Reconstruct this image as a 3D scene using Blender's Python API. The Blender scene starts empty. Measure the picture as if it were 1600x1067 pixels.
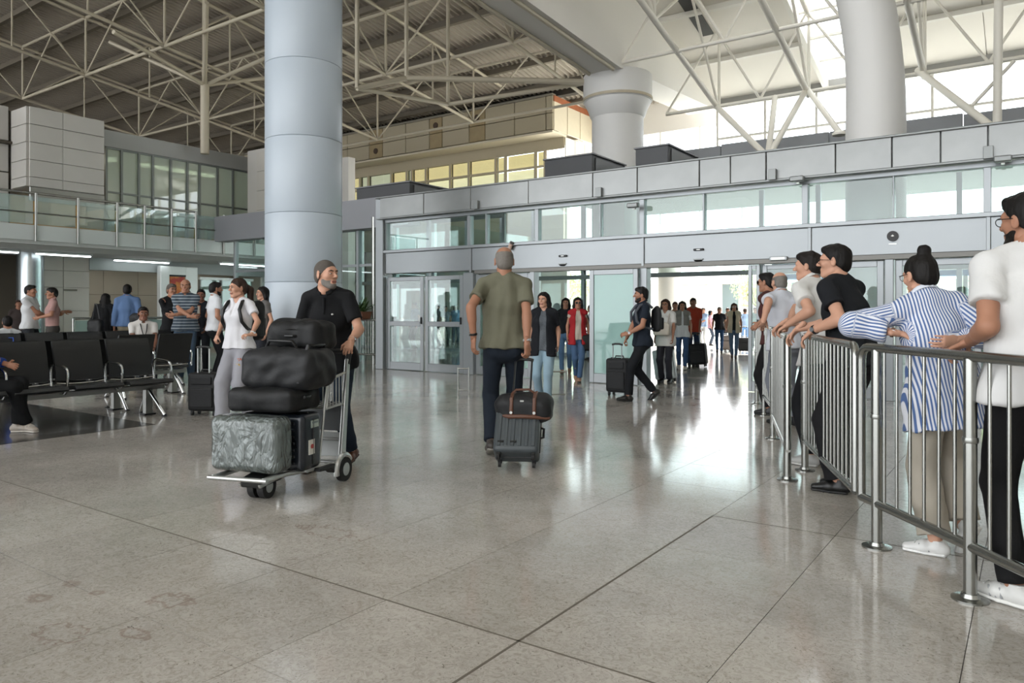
import bpy, bmesh, math, random
import numpy as np
from mathutils import Vector, Matrix, Quaternion

random.seed(7); rng = np.random.RandomState(7)
sc = bpy.context.scene
COL = sc.collection

# ------------------------------------------------------------------ camera, world, exposure
CF, CH, CZ, CYAW = 1160.0, 484.0, 1.27, math.radians(35)      # focal length in px, horizon row, eye height, yaw
cam_d = bpy.data.cameras.new('camera'); cam = bpy.data.objects.new('camera', cam_d); COL.objects.link(cam)
cam.location = (0, 0, CZ); cam.rotation_euler = (math.pi/2, 0, CYAW)
cam_d.sensor_width = 36; cam_d.lens = CF/1600*36
cam_d.shift_y = -(533.5-CH)/1600; cam_d.clip_end = 600
sc.camera = cam

w = bpy.data.worlds.new('sky'); sc.world = w; w.use_nodes = True
bg = w.node_tree.nodes['Background']
bg.inputs[0].default_value = (0.95, 0.975, 1.0, 1); bg.inputs[1].default_value = 4.2
sun_d = bpy.data.lights.new('sun', 'SUN'); sun_d.energy = 24.0; sun_d.angle = 0.02; sun_d.color = (1, .98, .95)
sun = bpy.data.objects.new('sun', sun_d); COL.objects.link(sun); sun.rotation_euler = (math.radians(-37), math.radians(-10), 0)
sc.view_settings.view_transform = 'Standard'; sc.view_settings.look = 'None'
sc.view_settings.gamma = 1; sc.view_settings.exposure = 0.12; sc.view_settings.use_curve_mapping = False
sc.cycles.max_bounces = 8; sc.cycles.diffuse_bounces = 5; sc.cycles.glossy_bounces = 4
sc.cycles.transparent_max_bounces = 24; sc.cycles.use_denoising = True

# ------------------------------------------------------------------ picture <-> place (x right along the facade, y into the hall)
CR = np.array([math.cos(CYAW), math.sin(CYAW)]); CFW = np.array([-math.sin(CYAW), math.cos(CYAW)])
def D(px, py, d):
    xy = (CR*(px-800)/CF+CFW)*d
    return np.array([xy[0], xy[1], CZ+(CH-py)/CF*d])
def G(px, py): return D(px, py, CF*CZ/(py-CH))
def U(px, py, u): return D(px, py, u/(CR[1]*(px-800)/CF+CFW[1]))
def V(px, py, v): return D(px, py, v/(CR[0]*(px-800)/CF+CFW[0]))
def SL(px, py, a, b, u0):                       # meets the sloped plane z = a + b*(u0-y)
    q = D(px, py, 1.0); dx, dy, dz = q[0], q[1], q[2]-CZ
    t = (a+b*u0-CZ)/(dz+b*dy); return np.array([dx*t, dy*t, CZ+dz*t])
def dep(p): return float(CFW[0]*p[0]+CFW[1]*p[1])

# ------------------------------------------------------------------ materials
MATS = {}
def lin(h):
    if isinstance(h, str):
        h = h.lstrip('#'); c = [int(h[i:i+2], 16)/255 for i in (0, 2, 4)]
        return tuple(x/12.92 if x <= .04045 else ((x+.055)/1.055)**2.4 for x in c)+(1,)
    return tuple(h)+(1,)
def M(name, col='#808080', rough=.5, metal=0, var=0, vs=6, bump=0, bs=60, spec=.5, stretch=None, emit=None, es=1, coat=0, coords='Object'):
    if name in MATS: return MATS[name]
    m = bpy.data.materials.new(name); m.use_nodes = True; MATS[name] = m
    nt = m.node_tree; N = nt.nodes; L = nt.links; b = N['Principled BSDF']
    c = lin(col); b.inputs['Base Color'].default_value = c
    b.inputs['Roughness'].default_value = rough; b.inputs['Metallic'].default_value = metal
    b.inputs['Specular IOR Level'].default_value = spec; b.inputs['Coat Weight'].default_value = coat
    if emit: b.inputs['Emission Color'].default_value = lin(emit); b.inputs['Emission Strength'].default_value = es
    if var or bump:
        tc = N.new('ShaderNodeTexCoord'); vec = tc.outputs[coords]
        if stretch:
            mp = N.new('ShaderNodeMapping'); mp.inputs['Scale'].default_value = stretch; L.new(vec, mp.inputs[0]); vec = mp.outputs[0]
    if var:
        n = N.new('ShaderNodeTexNoise'); n.inputs['Scale'].default_value = vs; n.inputs['Detail'].default_value = 5; L.new(vec, n.inputs[0])
        mx = N.new('ShaderNodeMix'); mx.data_type = 'RGBA'
        mx.inputs[6].default_value = tuple(x*(1-var) for x in c[:3])+(1,); mx.inputs[7].default_value = tuple(min(1, x*(1+var)) for x in c[:3])+(1,)
        L.new(n.outputs[0], mx.inputs[0]); L.new(mx.outputs[2], b.inputs['Base Color'])
    if bump:
        n2 = N.new('ShaderNodeTexNoise'); n2.inputs['Scale'].default_value = bs; n2.inputs['Detail'].default_value = 4; L.new(vec, n2.inputs[0])
        bp = N.new('ShaderNodeBump'); bp.inputs['Strength'].default_value = bump; bp.inputs['Distance'].default_value = .01
        L.new(n2.outputs[0], bp.inputs['Height']); L.new(bp.outputs[0], b.inputs['Normal'])
    return m
def glass(name, tint=(.80, .92, .90), refl=.08, power=3.0, haze=0, hcol=(.75, .9, .88)):
    if name in MATS: return MATS[name]
    m = bpy.data.materials.new(name); m.use_nodes = True; MATS[name] = m
    nt = m.node_tree; N = nt.nodes; L = nt.links; out = N['Material Output']; N.remove(N['Principled BSDF'])
    tr = N.new('ShaderNodeBsdfTransparent'); tr.inputs[0].default_value = tuple(tint)+(1,)
    gl = N.new('ShaderNodeBsdfGlossy'); gl.inputs['Roughness'].default_value = .015
    lw = N.new('ShaderNodeLayerWeight'); lw.inputs[0].default_value = .5
    pw = N.new('ShaderNodeMath'); pw.operation = 'POWER'; pw.inputs[1].default_value = power; L.new(lw.outputs['Facing'], pw.inputs[0])
    ad = N.new('ShaderNodeMath'); ad.operation = 'MULTIPLY_ADD'; ad.inputs[1].default_value = .6; ad.inputs[2].default_value = refl; L.new(pw.outputs[0], ad.inputs[0])
    mx = N.new('ShaderNodeMixShader'); L.new(ad.outputs[0], mx.inputs[0]); base = tr.outputs[0]
    if haze:
        df = N.new('ShaderNodeBsdfDiffuse'); df.inputs[0].default_value = tuple(hcol)+(1,)
        tl = N.new('ShaderNodeBsdfTranslucent'); tl.inputs[0].default_value = tuple(hcol)+(1,)
        m1 = N.new('ShaderNodeMixShader'); m1.inputs[0].default_value = .5; L.new(df.outputs[0], m1.inputs[1]); L.new(tl.outputs[0], m1.inputs[2])
        m2 = N.new('ShaderNodeMixShader'); m2.inputs[0].default_value = haze; L.new(base, m2.inputs[1]); L.new(m1.outputs[0], m2.inputs[2]); base = m2.outputs[0]
    L.new(base, mx.inputs[1]); L.new(gl.outputs[0], mx.inputs[2]); L.new(mx.outputs[0], out.inputs[0])
    return m
def fabric(col, rough=.85, var=.08, name=None):
    return M(name or 'cloth_%s' % str(col).strip('#'), col, rough, var=var, vs=9, bump=.35, bs=26, spec=.25, stretch=(1, 1, .35))

STEEL = M('stainless_steel', '#979894', .26, .95, var=.06, vs=3, bump=.02, bs=200)
STEEL_D = M('brushed_steel_dark', '#8f908c', .3, .9, var=.1, vs=4)
ALU = M('anodised_aluminium', '#8e9294', .38, .55, var=.05, vs=2, bump=.02, bs=80)
ALU_D = M('weathered_aluminium', '#7f8281', .42, .5, var=.12, vs=1.5)
CHROME = M('chrome', '#d0d2d2', .12, 1)
BLACK = M('black_plastic', '#101112', .42, spec=.4)
RUBBER = M('black_rubber', '#1a1a1a', .7)
WHITE_P = M('white_painted_steel', '#dedbd2', .45, var=.05, vs=.8)
CREAM_P = M('cream_painted_steel', '#bcb4a0', .5, var=.1, vs=.8)
GLASS = glass('clear_glass', (.90, .97, .96), .06, 3.2); GLASS_T = glass('green_tinted_glass', (.74, .88, .86), .09, 2.8)
GLASS_F = glass('frosted_green_glass', (.72, .9, .87), .06, 3, .55, (.62, .82, .79))

# ------------------------------------------------------------------ mesh helpers
def link(o, parent=None):
    COL.objects.link(o)
    if parent is not None: o.parent = parent
    return o
def thing(name, label=None, cat=None, loc=(0, 0, 0), rz=0, group=None, kind=None, rot=None):
    o = bpy.data.objects.new(name, None); COL.objects.link(o); o.location = loc; o.empty_display_size = .1
    o.rotation_euler = rot if rot else (0, 0, rz)
    return tag(o, label, cat, group, kind)
def tag(o, label=None, cat=None, group=None, kind=None):
    if label: o['label'] = label
    if cat: o['category'] = cat
    if group: o['group'] = group
    if kind: o['kind'] = kind
    return o
def raw(name, verts, faces, mat, parent=None, smooth=False):
    me = bpy.data.meshes.new(name); me.from_pydata([tuple(map(float, v)) for v in verts], [], faces)
    if smooth: me.polygons.foreach_set('use_smooth', [True]*len(me.polygons))
    if mat: me.materials.append(mat)
    return link(bpy.data.objects.new(name, me), parent)
class MB:
    def __init__(s): s.v = []; s.f = []
    def add(s, vs, fs):
        n = len(s.v); s.v += [tuple(map(float, v)) for v in vs]; s.f += [tuple(i+n for i in f) for f in fs]; return s
    def box(s, c, d, R=None):
        x, y, z = d[0]/2, d[1]/2, d[2]/2
        P = np.array([(-x, -y, -z), (x, -y, -z), (x, y, -z), (-x, y, -z), (-x, -y, z), (x, -y, z), (x, y, z), (-x, y, z)])
        if R is not None: P = P@np.array(R).T
        return s.add(P+np.array(c), [(0, 3, 2, 1), (4, 5, 6, 7), (0, 1, 5, 4), (1, 2, 6, 5), (2, 3, 7, 6), (3, 0, 4, 7)])
    def span(s, a, b):
        a = np.array(a, float); b = np.array(b, float); lo = np.minimum(a, b); hi = np.maximum(a, b); return s.box((lo+hi)/2, hi-lo)
    def tube(s, path, r, n=8, closed=False, cap=True):
        P = [np.array(p, float) for p in path]; m = len(P); rings = []; up = None
        rr = r if hasattr(r, '__len__') else [r]*m
        for i in range(m):
            a = P[i-1] if (i > 0 or closed) else P[i]; b = P[(i+1) % m] if (i < m-1 or closed) else P[i]
            t = b-a; t = t/(np.linalg.norm(t)+1e-9)
            if up is None:
                up = np.array([0, 0, 1.]) if abs(t[2]) < .9 else np.array([1., 0, 0])
            x = np.cross(up, t); x /= np.linalg.norm(x)+1e-9; y = np.cross(t, x); up = y
            rings.append([P[i]+rr[i]*(math.cos(2*math.pi*k/n)*x+math.sin(2*math.pi*k/n)*y) for k in range(n)])
        vs = [v for g in rings for v in g]; fs = []
        for i in range(m if closed else m-1):
            j = (i+1) % m
            for k in range(n): fs.append((i*n+k, i*n+(k+1) % n, j*n+(k+1) % n, j*n+k))
        if cap and not closed: fs.append(tuple(range(n-1, -1, -1))); fs.append(tuple((m-1)*n+k for k in range(n)))
        return s.add(vs, fs)
    def lathe(s, prof, n=24, c=(0, 0, 0)):
        vs = [(c[0]+r*math.cos(2*math.pi*k/n), c[1]+r*math.sin(2*math.pi*k/n), c[2]+z) for r, z in prof for k in range(n)]
        fs = [(i*n+k, i*n+(k+1) % n, (i+1)*n+(k+1) % n, (i+1)*n+k) for i in range(len(prof)-1) for k in range(n)]
        fs.append(tuple(range(n-1, -1, -1))); fs.append(tuple((len(prof)-1)*n+k for k in range(n)))
        return s.add(vs, fs)
    def disc(s, c, nrm, r, t, n=16):
        nrm = np.array(nrm, float); nrm /= np.linalg.norm(nrm); c = np.array(c, float)
        return s.tube([c-nrm*t/2, c+nrm*t/2], r, n)
    def prism(s, pts, a, b, axis=0):                 # 2-D outline extruded along axis from a to b
        n = len(pts); vs = []
        for t in (a, b):
            for p in pts:
                q = list(p); q.insert(axis, t); vs.append(q)
        fs = [(k, (k+1) % n, n+(k+1) % n, n+k) for k in range(n)]+[tuple(range(n-1, -1, -1)), tuple(n+k for k in range(n))]
        return s.add(vs, fs)
    def build(s, name, mat, parent=None, smooth=False, bevel=0, seg=2, off=None):
        vs = s.v
        if off is not None: vs = [(v[0]-off[0], v[1]-off[1], v[2]-off[2]) for v in vs]
        o = raw(name, vs, s.f, mat, parent, False)
        bm = bmesh.new(); bm.from_mesh(o.data); bmesh.ops.recalc_face_normals(bm, faces=bm.faces)
        if bevel:
            ed = [e for e in bm.edges if len(e.link_faces) == 2 and e.calc_face_angle() > .6]
            bmesh.ops.bevel(bm, geom=ed, offset=bevel, segments=seg, affect='EDGES', profile=.6)
        bm.to_mesh(o.data); bm.free()
        if smooth:
            me = o.data
            me.polygons.foreach_set('use_smooth', [True]*len(me.polygons))
            try: me.set_sharp_from_angle(angle=.75)
            except Exception: pass
        return o
def struct(o, label=None): o['kind'] = 'structure'; return o
UNIT = {}
def unit_rod(mat, n=8):
    k = (mat.name, n)
    if k not in UNIT:
        me = bpy.data.meshes.new('tube_'+mat.name); mb = MB().tube([(0, 0, 0), (0, 0, 1)], 1, n)
        me.from_pydata(mb.v, [], mb.f); me.materials.append(mat)
        sm = [len(p.vertices) == 4 for p in me.polygons]; me.polygons.foreach_set('use_smooth', sm); UNIT[k] = me
    return UNIT[k]
def rod(name, p0, p1, r, mat, parent=None, n=8, off=(0, 0, 0)):
    a = Vector(tuple(map(float, p0)))-Vector(tuple(off)); b = Vector(tuple(map(float, p1)))-Vector(tuple(off)); d = b-a
    o = bpy.data.objects.new(name, unit_rod(mat, n)); o.location = a; o.rotation_mode = 'QUATERNION'
    o.rotation_quaternion = Vector((0, 0, 1)).rotation_difference(d.normalized()) if d.length > 1e-6 else Quaternion()
    o.scale = (r, r, d.length); return link(o, parent)
UBOX = {}
def boxo(name, a, b, mat, parent=None, bevel=0, off=(0, 0, 0)):
    """axis-aligned box object between two corners; alike sizes share mesh data"""
    a = np.array(a, float); b = np.array(b, float); lo = np.minimum(a, b); hi = np.maximum(a, b); d = hi-lo
    k = (tuple(np.round(d, 3)), mat.name, bevel)
    if k not in UBOX:
        mb = MB().box((0, 0, 0), d); o = mb.build(name, mat, None, bevel=bevel, seg=1); UBOX[k] = o.data
    else:
        o = bpy.data.objects.new(name, UBOX[k]); COL.objects.link(o)
    o.location = tuple((lo+hi)/2-np.array(off)); o.parent = parent
    return o
# ------------------------------------------------------------------ setting: floor
def marble(name, base, dark, rough0, rough1, stains=False):
    m = bpy.data.materials.new(name); m.use_nodes = True; MATS[name] = m
    nt = m.node_tree; N = nt.nodes; L = nt.links; b = N['Principled BSDF']
    geo = N.new('ShaderNodeNewGeometry'); pos = geo.outputs['Position']
    n1 = N.new('ShaderNodeTexNoise'); n1.inputs['Scale'].default_value = 1.3; n1.inputs['Detail'].default_value = 8; n1.inputs['Roughness'].default_value = .65; L.new(pos, n1.inputs[0])
    n2 = N.new('ShaderNodeTexNoise'); n2.inputs['Scale'].default_value = 26; n2.inputs['Detail'].default_value = 6; n2.inputs['Distortion'].default_value = 2.2; n2.inputs['Roughness'].default_value = .7; L.new(pos, n2.inputs[0])
    n3 = N.new('ShaderNodeTexNoise'); n3.inputs['Scale'].default_value = 34; n3.inputs['Detail'].default_value = 3; n3.inputs['Distortion'].default_value = 3.5; L.new(pos, n3.inputs[0])
    r1 = N.new('ShaderNodeValToRGB'); r1.color_ramp.elements[0].position = .3; r1.color_ramp.elements[1].position = .72
    r1.color_ramp.elements[0].color = lin(dark); r1.color_ramp.elements[1].color = lin(base); L.new(n1.outputs[0], r1.inputs[0])
    oi = N.new('ShaderNodeObjectInfo'); mr = N.new('ShaderNodeMapRange'); mr.inputs[3].default_value = .94; mr.inputs[4].default_value = 1.04; L.new(oi.outputs['Random'], mr.inputs[0])
    mu = N.new('ShaderNodeMix'); mu.data_type = 'RGBA'; mu.blend_type = 'MULTIPLY'; mu.inputs[0].default_value = 1
    L.new(r1.outputs[0], mu.inputs[6]); cb = N.new('ShaderNodeCombineColor'); [L.new(mr.outputs[0], cb.inputs[i]) for i in range(3)]; L.new(cb.outputs[0], mu.inputs[7])
    # fine speckle and thin dark fissures
    r2 = N.new('ShaderNodeValToRGB'); r2.color_ramp.elements[0].position = .33; r2.color_ramp.elements[0].color = (.70, .68, .65, 1); r2.color_ramp.elements[1].position = .56; r2.color_ramp.elements[1].color = (1.03, 1.03, 1.03, 1); L.new(n2.outputs[0], r2.inputs[0])
    m2 = N.new('ShaderNodeMix'); m2.data_type = 'RGBA'; m2.blend_type = 'MULTIPLY'; m2.inputs[0].default_value = 1.0; L.new(mu.outputs[2], m2.inputs[6]); L.new(r2.outputs[0], m2.inputs[7])
    r3 = N.new('ShaderNodeValToRGB'); e = r3.color_ramp.elements; e[0].position = .30; e[0].color = (.33, .31, .29, 1); e[1].position = .35; e[1].color = (1, 1, 1, 1); L.new(n3.outputs[0], r3.inputs[0])
    m3 = N.new('ShaderNodeMix'); m3.data_type = 'RGBA'; m3.blend_type = 'MULTIPLY'; m3.inputs[0].default_value = .9; L.new(m2.outputs[2], m3.inputs[6]); L.new(r3.outputs[0], m3.inputs[7])
    last = m3.outputs[2]
    if stains:
        nd = N.new('ShaderNodeTexNoise'); nd.inputs['Scale'].default_value = 17; nd.inputs['Detail'].default_value = 5; L.new(pos, nd.inputs[0])
        for (px, py, r, wd, ex) in [(268, 937, .085, .022, 1.6), (110, 912, .03, .03, 1.5), (152, 926, .022, .022, 1.5), (95, 990, .10, .016, 1.8), (208, 990, .05, .02, 2), (512, 831, .11, .016, 2.6), (60, 934, .04, .03, 1.6)]:
            p = G(px, py)
            vm = N.new('ShaderNodeVectorMath'); vm.operation = 'SUBTRACT'; L.new(pos, vm.inputs[0]); vm.inputs[1].default_value = tuple(p)
            mp = N.new('ShaderNodeMapping'); mp.inputs['Rotation'].default_value = (0, 0, -CYAW); mp.inputs['Scale'].default_value = (1/ex*1.4, 1.4, 1); L.new(vm.outputs[0], mp.inputs[0])
            ln = N.new('ShaderNodeVectorMath'); ln.operation = 'LENGTH'; L.new(mp.outputs[0], ln.inputs[0])
            a1 = N.new('ShaderNodeMath'); a1.operation = 'MULTIPLY_ADD'; L.new(nd.outputs[0], a1.inputs[0]); a1.inputs[1].default_value = r*2.6; L.new(ln.outputs['Value'], a1.inputs[2])
            a2 = N.new('ShaderNodeMath'); a2.operation = 'SUBTRACT'; L.new(a1.outputs[0], a2.inputs[0]); a2.inputs[1].default_value = r*2.2
            a3 = N.new('ShaderNodeMath'); a3.operation = 'ABSOLUTE'; L.new(a2.outputs[0], a3.inputs[0])
            mm = N.new('ShaderNodeMapRange'); mm.inputs[1].default_value = wd*.4; mm.inputs[2].default_value = wd; mm.inputs[3].default_value = .34; mm.inputs[4].default_value = 0; L.new(a3.outputs[0], mm.inputs[0])
            mx = N.new('ShaderNodeMix'); mx.data_type = 'RGBA'; L.new(mm.outputs[0], mx.inputs[0]); L.new(last, mx.inputs[6]); mx.inputs[7].default_value = lin('#6e4a3e'); last = mx.outputs[2]
    L.new(last, b.inputs['Base Color'])
    rr = N.new('ShaderNodeMapRange'); rr.inputs[3].default_value = rough0; rr.inputs[4].default_value = rough1; L.new(n1.outputs[0], rr.inputs[0]); L.new(rr.outputs[0], b.inputs['Roughness'])
    b.inputs['Specular IOR Level'].default_value = .7
    bp = N.new('ShaderNodeBump'); bp.inputs['Strength'].default_value = .05; bp.inputs['Distance'].default_value = .01; L.new(n1.outputs[0], bp.inputs['Height']); L.new(bp.outputs[0], b.inputs['Normal'])
    return m
MARBLE = marble('polished_marble', '#bbb6af', '#a09b94', .07, .17, True)
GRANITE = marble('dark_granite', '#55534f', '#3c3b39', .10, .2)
GROUT = M('grout', '#4d4943', .9)
CONC = M('pale_concrete_outside', '#c9c6be', .8, var=.08, vs=.6)
TX0, TY0, TP = -7.946, .236, .704; NX, NY = 15, 16; TX1, TY1 = TX0+NX*TP, TY0+NY*TP
fl = MB()
for a, b in [((-60, -26, -.12), (TX0, TY0, 0)), ((TX0, -26, -.12), (TX1, TY0, 0)), ((TX1, -26, -.12), (14, 24, 0)), ((-60, 4.466, -.12), (TX0, 24, 0)), ((TX0, TY1, -.12), (TX1, 24, 0)), ((-60, TY0, -.12), (-26, 4.466, 0))]:
    fl.span(a, b)
floor = fl.build('floor', MARBLE); struct(floor)
bed = MB().span((TX0, TY0, -.12), (TX1, TY1, -.007)).build('tile_bed', GROUT, floor)
tm = MB(); g = .0016
tm.span((g, g, -.008), (TP-g, TP-g, 0)); tile_o = tm.build('tile', MARBLE, floor, seg=1); tile_me = tile_o.data
first = True
for i in range(NX):
    for j in range(NY):
        o = tile_o if first else link(bpy.data.objects.new('tile', tile_me), floor); first = False
        o.location = (TX0+i*TP, TY0+j*TP, 0)
# wide expansion joints, recessed dark strips in the tile field
for a, b in [((-1.618, TY0, -.006), (-1.606, 4.46, .0004)), ((TX0, 2.342, -.006), (2.6, 2.352, .0004)), ((-1.618, 4.455, -.006), (2.6, 4.465, .0004))]:
    boxo('expansion_joint', a, b, M('joint_filler', '#5d564c', .8), floor)
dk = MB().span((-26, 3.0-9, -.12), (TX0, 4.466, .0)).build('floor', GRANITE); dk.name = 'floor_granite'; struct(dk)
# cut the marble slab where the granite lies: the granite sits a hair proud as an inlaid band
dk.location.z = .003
out = MB().span((-90, 24, -.12), (60, 110, -.01)).build('ground', CONC); struct(out)
# darker cobbled kerb line outside
# ------------------------------------------------------------------ vestibule facade
FY = 11.5
FAS = M('fascia_sheet', '#868887', .36, .45, var=.3, vs=1.6, bump=.05, bs=5)
GREYW = M('grey_render', '#6f7173', .7, var=.05, vs=.7)
WHITEW = M('white_plaster', '#d9d6cf', .75, var=.03, vs=.5)
def X11(px): return float(U(px, 400, FY)[0])
wf = thing('wall_front', None, None, (0, 0, 0), kind='structure')
joints = [-11.33, -8.98, -5.32, -2.66, -.45, 1.9, 4.3, 6.8]
for a, b in zip(joints[:-1], joints[1:]):
    boxo('header_panel', (a+.012, FY-.06, 2.04), (b-.012, FY+.2, 2.475), ALU, wf, .006)
    boxo('cover_strip', (a-.035, FY-.085, 2.0), (a+.012, FY+.1, 2.5), ALU, wf, .004)
boxo('sill_rail', (-11.4, FY-.11, 2.475), (6.8, FY+.12, 2.535), ALU, wf, .006)
boxo('track', (-8.9, FY-.075, 1.97), (6.8, FY+.16, 2.04), M('door_track', '#6d6c68', .45, .5), wf, .004)
boxo('transom_head', (-11.4, FY-.07, 3.12), (6.8, FY+.1, 3.185), ALU, wf, .006)
for px, wd in [(604, .09), (735, .08), (762, .03), (841, .08), (940, .02), (1005, .085), (1101, .03), (1259, .085), (1397, .02), (1543, .085)]:
    x = X11(px); boxo('mullion', (x-wd/2, FY-.06, 2.535), (x+wd/2, FY+.06, 3.12), ALU, wf, .004)
for x in (.55, 1.9, 3.1, 4.3, 5.5): boxo('mullion', (x-.04, FY-.06, 2.535), (x+.04, FY+.06, 3.12), ALU, wf, .004)
tx = [X11(p) for p in (604, 735, 762, 841, 940, 1005, 1101, 1259, 1397, 1543)]+[.55, 1.9, 3.1, 4.3, 5.5, 6.8]
for a, b in zip(tx[:-1], tx[1:]):
    boxo('transom_pane', (a+.02, FY-.006, 2.535), (b-.02, FY+.006, 3.12), GLASS_T if False else GLASS, wf)
# parapet fascia of separate sheets, each a little uneven
fj = [X11(p) for p in (604, 672, 745, 835, 935, 1004, 1100, 1148, 1203, 1310, 1397, 1472, 1545)]+[.6, 1.5, 2.6, 3.8, 5.2, 6.8]
for k, (a, b) in enumerate(zip(fj[:-1], fj[1:])):
    dy = random.uniform(-.008, .008); o = boxo('fascia_panel', (a+.006, FY-.2+dy, 3.215), (b-.006, FY-.12+dy, 3.64), FAS, wf, .006); o.rotation_euler.x = random.uniform(-.012, .012)
boxo('coping', (-11.45, FY-.23, 3.63), (6.8, FY+.1, 3.66), ALU_D, wf, .006)
boxo('drip_strip', (-11.45, FY-.21, 3.19), (6.8, FY-.1, 3.212), ALU_D, wf)
ev = MB().prism([(FY-.1, 3.2), (FY+.3, 3.24), (14, 3.86), (17.6, 4.52), (17.6, 4.62), (14, 3.96), (FY+.3, 3.62), (FY-.1, 3.62)], -11.45, 6.8, 0).build('roof_vestibule', M('vestibule_ceiling', '#a9acab', .6)); struct(ev)
rf_ = MB().prism([(FY+.3, 3.625), (14, 3.965), (17.6, 4.625), (17.6, 4.65), (14, 3.99), (FY+.3, 3.645)], -11.4, 6.8, 0).build('bounce_cut_layer', M('dark_bounce_cut', '#4b4b4a', .85, var=.1, vs=1)); struct(rf_)  # dark layer added so less sunlight bounces up from the vestibule roof
boxo('cornice_backing', (-11.4, FY-.12, 3.2), (6.8, FY-.1, 3.62), ALU_D, wf)
# end pier and side glazing
boxo('end_pier', (-11.55, FY-.12, 0), (-11.33, FY+.18, 3.64), ALU, wf, .008)
for y in (13.0, 14.5, 16.0, 17.4): boxo('side_post', (-11.5, y-.04, 0), (-11.42, y+.04, 3.2+max(0, (y-12)*.2)), ALU, wf)
boxo('side_pane', (-11.47, FY+.18, .1), (-11.455, 17.4, 3.3), GLASS, wf)
for px in (937, 1208, 1545, 745): 
    p = U(px, 500, FY-.22); boxo('bracket', (p[0]-.06, FY-.27, 3.2), (p[0]+.05, FY-.2, 3.36), ALU_D, wf, .004)
# posts between the door bays
for a, b in [(-9.2, -8.95), (-7.62, -7.52), (-5.39, -5.27), (-1.68, -1.57), (-.52, -.40), (.72, .84), (1.95, 2.1), (3.3, 3.45), (4.6, 4.75), (6.0, 6.2)]:
    boxo('door_post', (a, FY-.05, 0), (b, FY+.12, 2.0), ALU, wf, .006)
def leaf(n, x0, x1, y, z1=1.96, mid=True, mat=None, fr=.085, kick=.17, label=None, handle=True, stile=None):
    """a framed door leaf: frame pieces are parts of the door"""
    t = thing('door_%d' % n, None, None, (x0, y, 0), kind='structure'); mat = mat or GLASS; st = stile or fr
    off = (x0, y, 0)
    boxo('stile', (x0, y-.025, .01), (x0+st, y+.025, z1), ALU, t, .005, off); boxo('stile', (x1-st, y-.025, .01), (x1, y+.025, z1), ALU, t, .005, off)
    boxo('top_rail', (x0+st, y-.025, z1-fr), (x1-st, y+.025, z1), ALU, t, .005, off); boxo('kick_rail', (x0+st, y-.025, .01), (x1-st, y+.025, kick), ALU, t, .005, off)
    if mid:
        boxo('mid_rail', (x0+st, y-.03, .93), (x1-st, y+.03, 1.03), ALU, t, .005, off)
        boxo('pane', (x0+st, y-.005, kick), (x1-st, y+.005, .93), mat, t, 0, off); boxo('pane', (x0+st, y-.005, 1.03), (x1-st, y+.005, z1-fr), mat, t, 0, off)
        for k in range(3): boxo('bolt_plate', (x0+st+.08+k*(x1-x0-2*st-.2)/2, y-.034, .965), (x0+st+.12+k*(x1-x0-2*st-.2)/2, y-.03, .985), STEEL_D, t, 0, off)
    else:
        boxo('pane', (x0+st, y-.005, kick), (x1-st, y+.005, z1-fr), mat, t, 0, off)
    if handle: boxo('handle', (x1-st*.7, y-.05, .98), (x1-st*.4, y-.025, 1.12), BLACK, t, 0, off)
    return t
leaf(1, -11.3, -10.27, FY); leaf(2, -10.22, -9.22, FY)
leaf(3, -8.93, -7.63, FY+.05, mid=False); leaf(4, -6.32, -5.40, FY-.1, mid=False, mat=GLASS_F)
leaf(5, -3.60, -3.42, FY+.04, mid=False, fr=.07, stile=.055); leaf(6, -3.40, -2.72, FY+.1, mid=False, fr=.07)
leaf(7, -2.70, -1.70, FY+.03, mid=False); leaf(8, -1.55, -.54, FY+.03, mid=False); leaf(9, -.38, .70, FY+.03, mid=False)
leaf(10, .86, 1.93, FY+.03, mid=False); leaf(11, 2.12, 3.28, FY+.03); leaf(12, 3.47, 4.58, FY+.03); leaf(13, 4.77, 5.98, FY+.03)
# door sensors and small fittings on the header
def sensor(px, py, kind, label):
    p = U(px, py, FY-.065)
    t = thing('door_sensor', label, 'sensor', p)
    if kind == 'dome':
        MB().lathe([(.001, -.045), (.035, -.04), (.06, -.02), (.066, 0)], 16).build('dome', BLACK, t, smooth=True).scale = (1.1, .7, .7)
        boxo('back_plate', (-.08, -.02, 0), (.08, 0, .02), ALU_D, t)
    elif kind == 'slot':
        boxo('housing', (-.085, -.03, -.018), (.085, 0, .018), BLACK, t, .008); boxo('lens', (-.03, -.034, -.008), (.03, -.03, .008), STEEL_D, t)
    elif kind == 'disc':
        MB().disc((0, -.012, 0), (0, 1, 0), .072, .024, 28).build('disc', BLACK, t, smooth=True)
        a = MB(); a.prism([(-.022, .0), (0, .022), (.022, 0), (0, -.008)], -.027, -.024, 1); a.build('arrow_mark', M('white_mark', '#e8e8e4', .6), t)
        boxo('label_strip', (-.05, -.006, -.115), (.05, 0, -.1), STEEL, t)
    else:
        boxo('housing', (-.13, -.05, -.03), (.13, 0, .03), ALU, t, .008); boxo('cover', (-.1, -.056, -.02), (.1, -.05, .02), STEEL, t)
    return t
sensor(880, 400, 'slot', 'flat black slot sensor on the header over the left sliding door'); sensor(879, 413, 'dome', 'small black dome sensor hanging below the header over the left sliding door')
sensor(1092, 390, 'slot', 'flat black slot sensor on the header over the wide open doorway'); sensor(1091, 406, 'dome', 'small black dome sensor below the header over the wide open doorway')
sensor(1395, 369, 'disc', 'round black button sign with white arrow on the header'); sensor(1217, 404, 'box', 'silver operator box under the header beside the open doorway')
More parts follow.
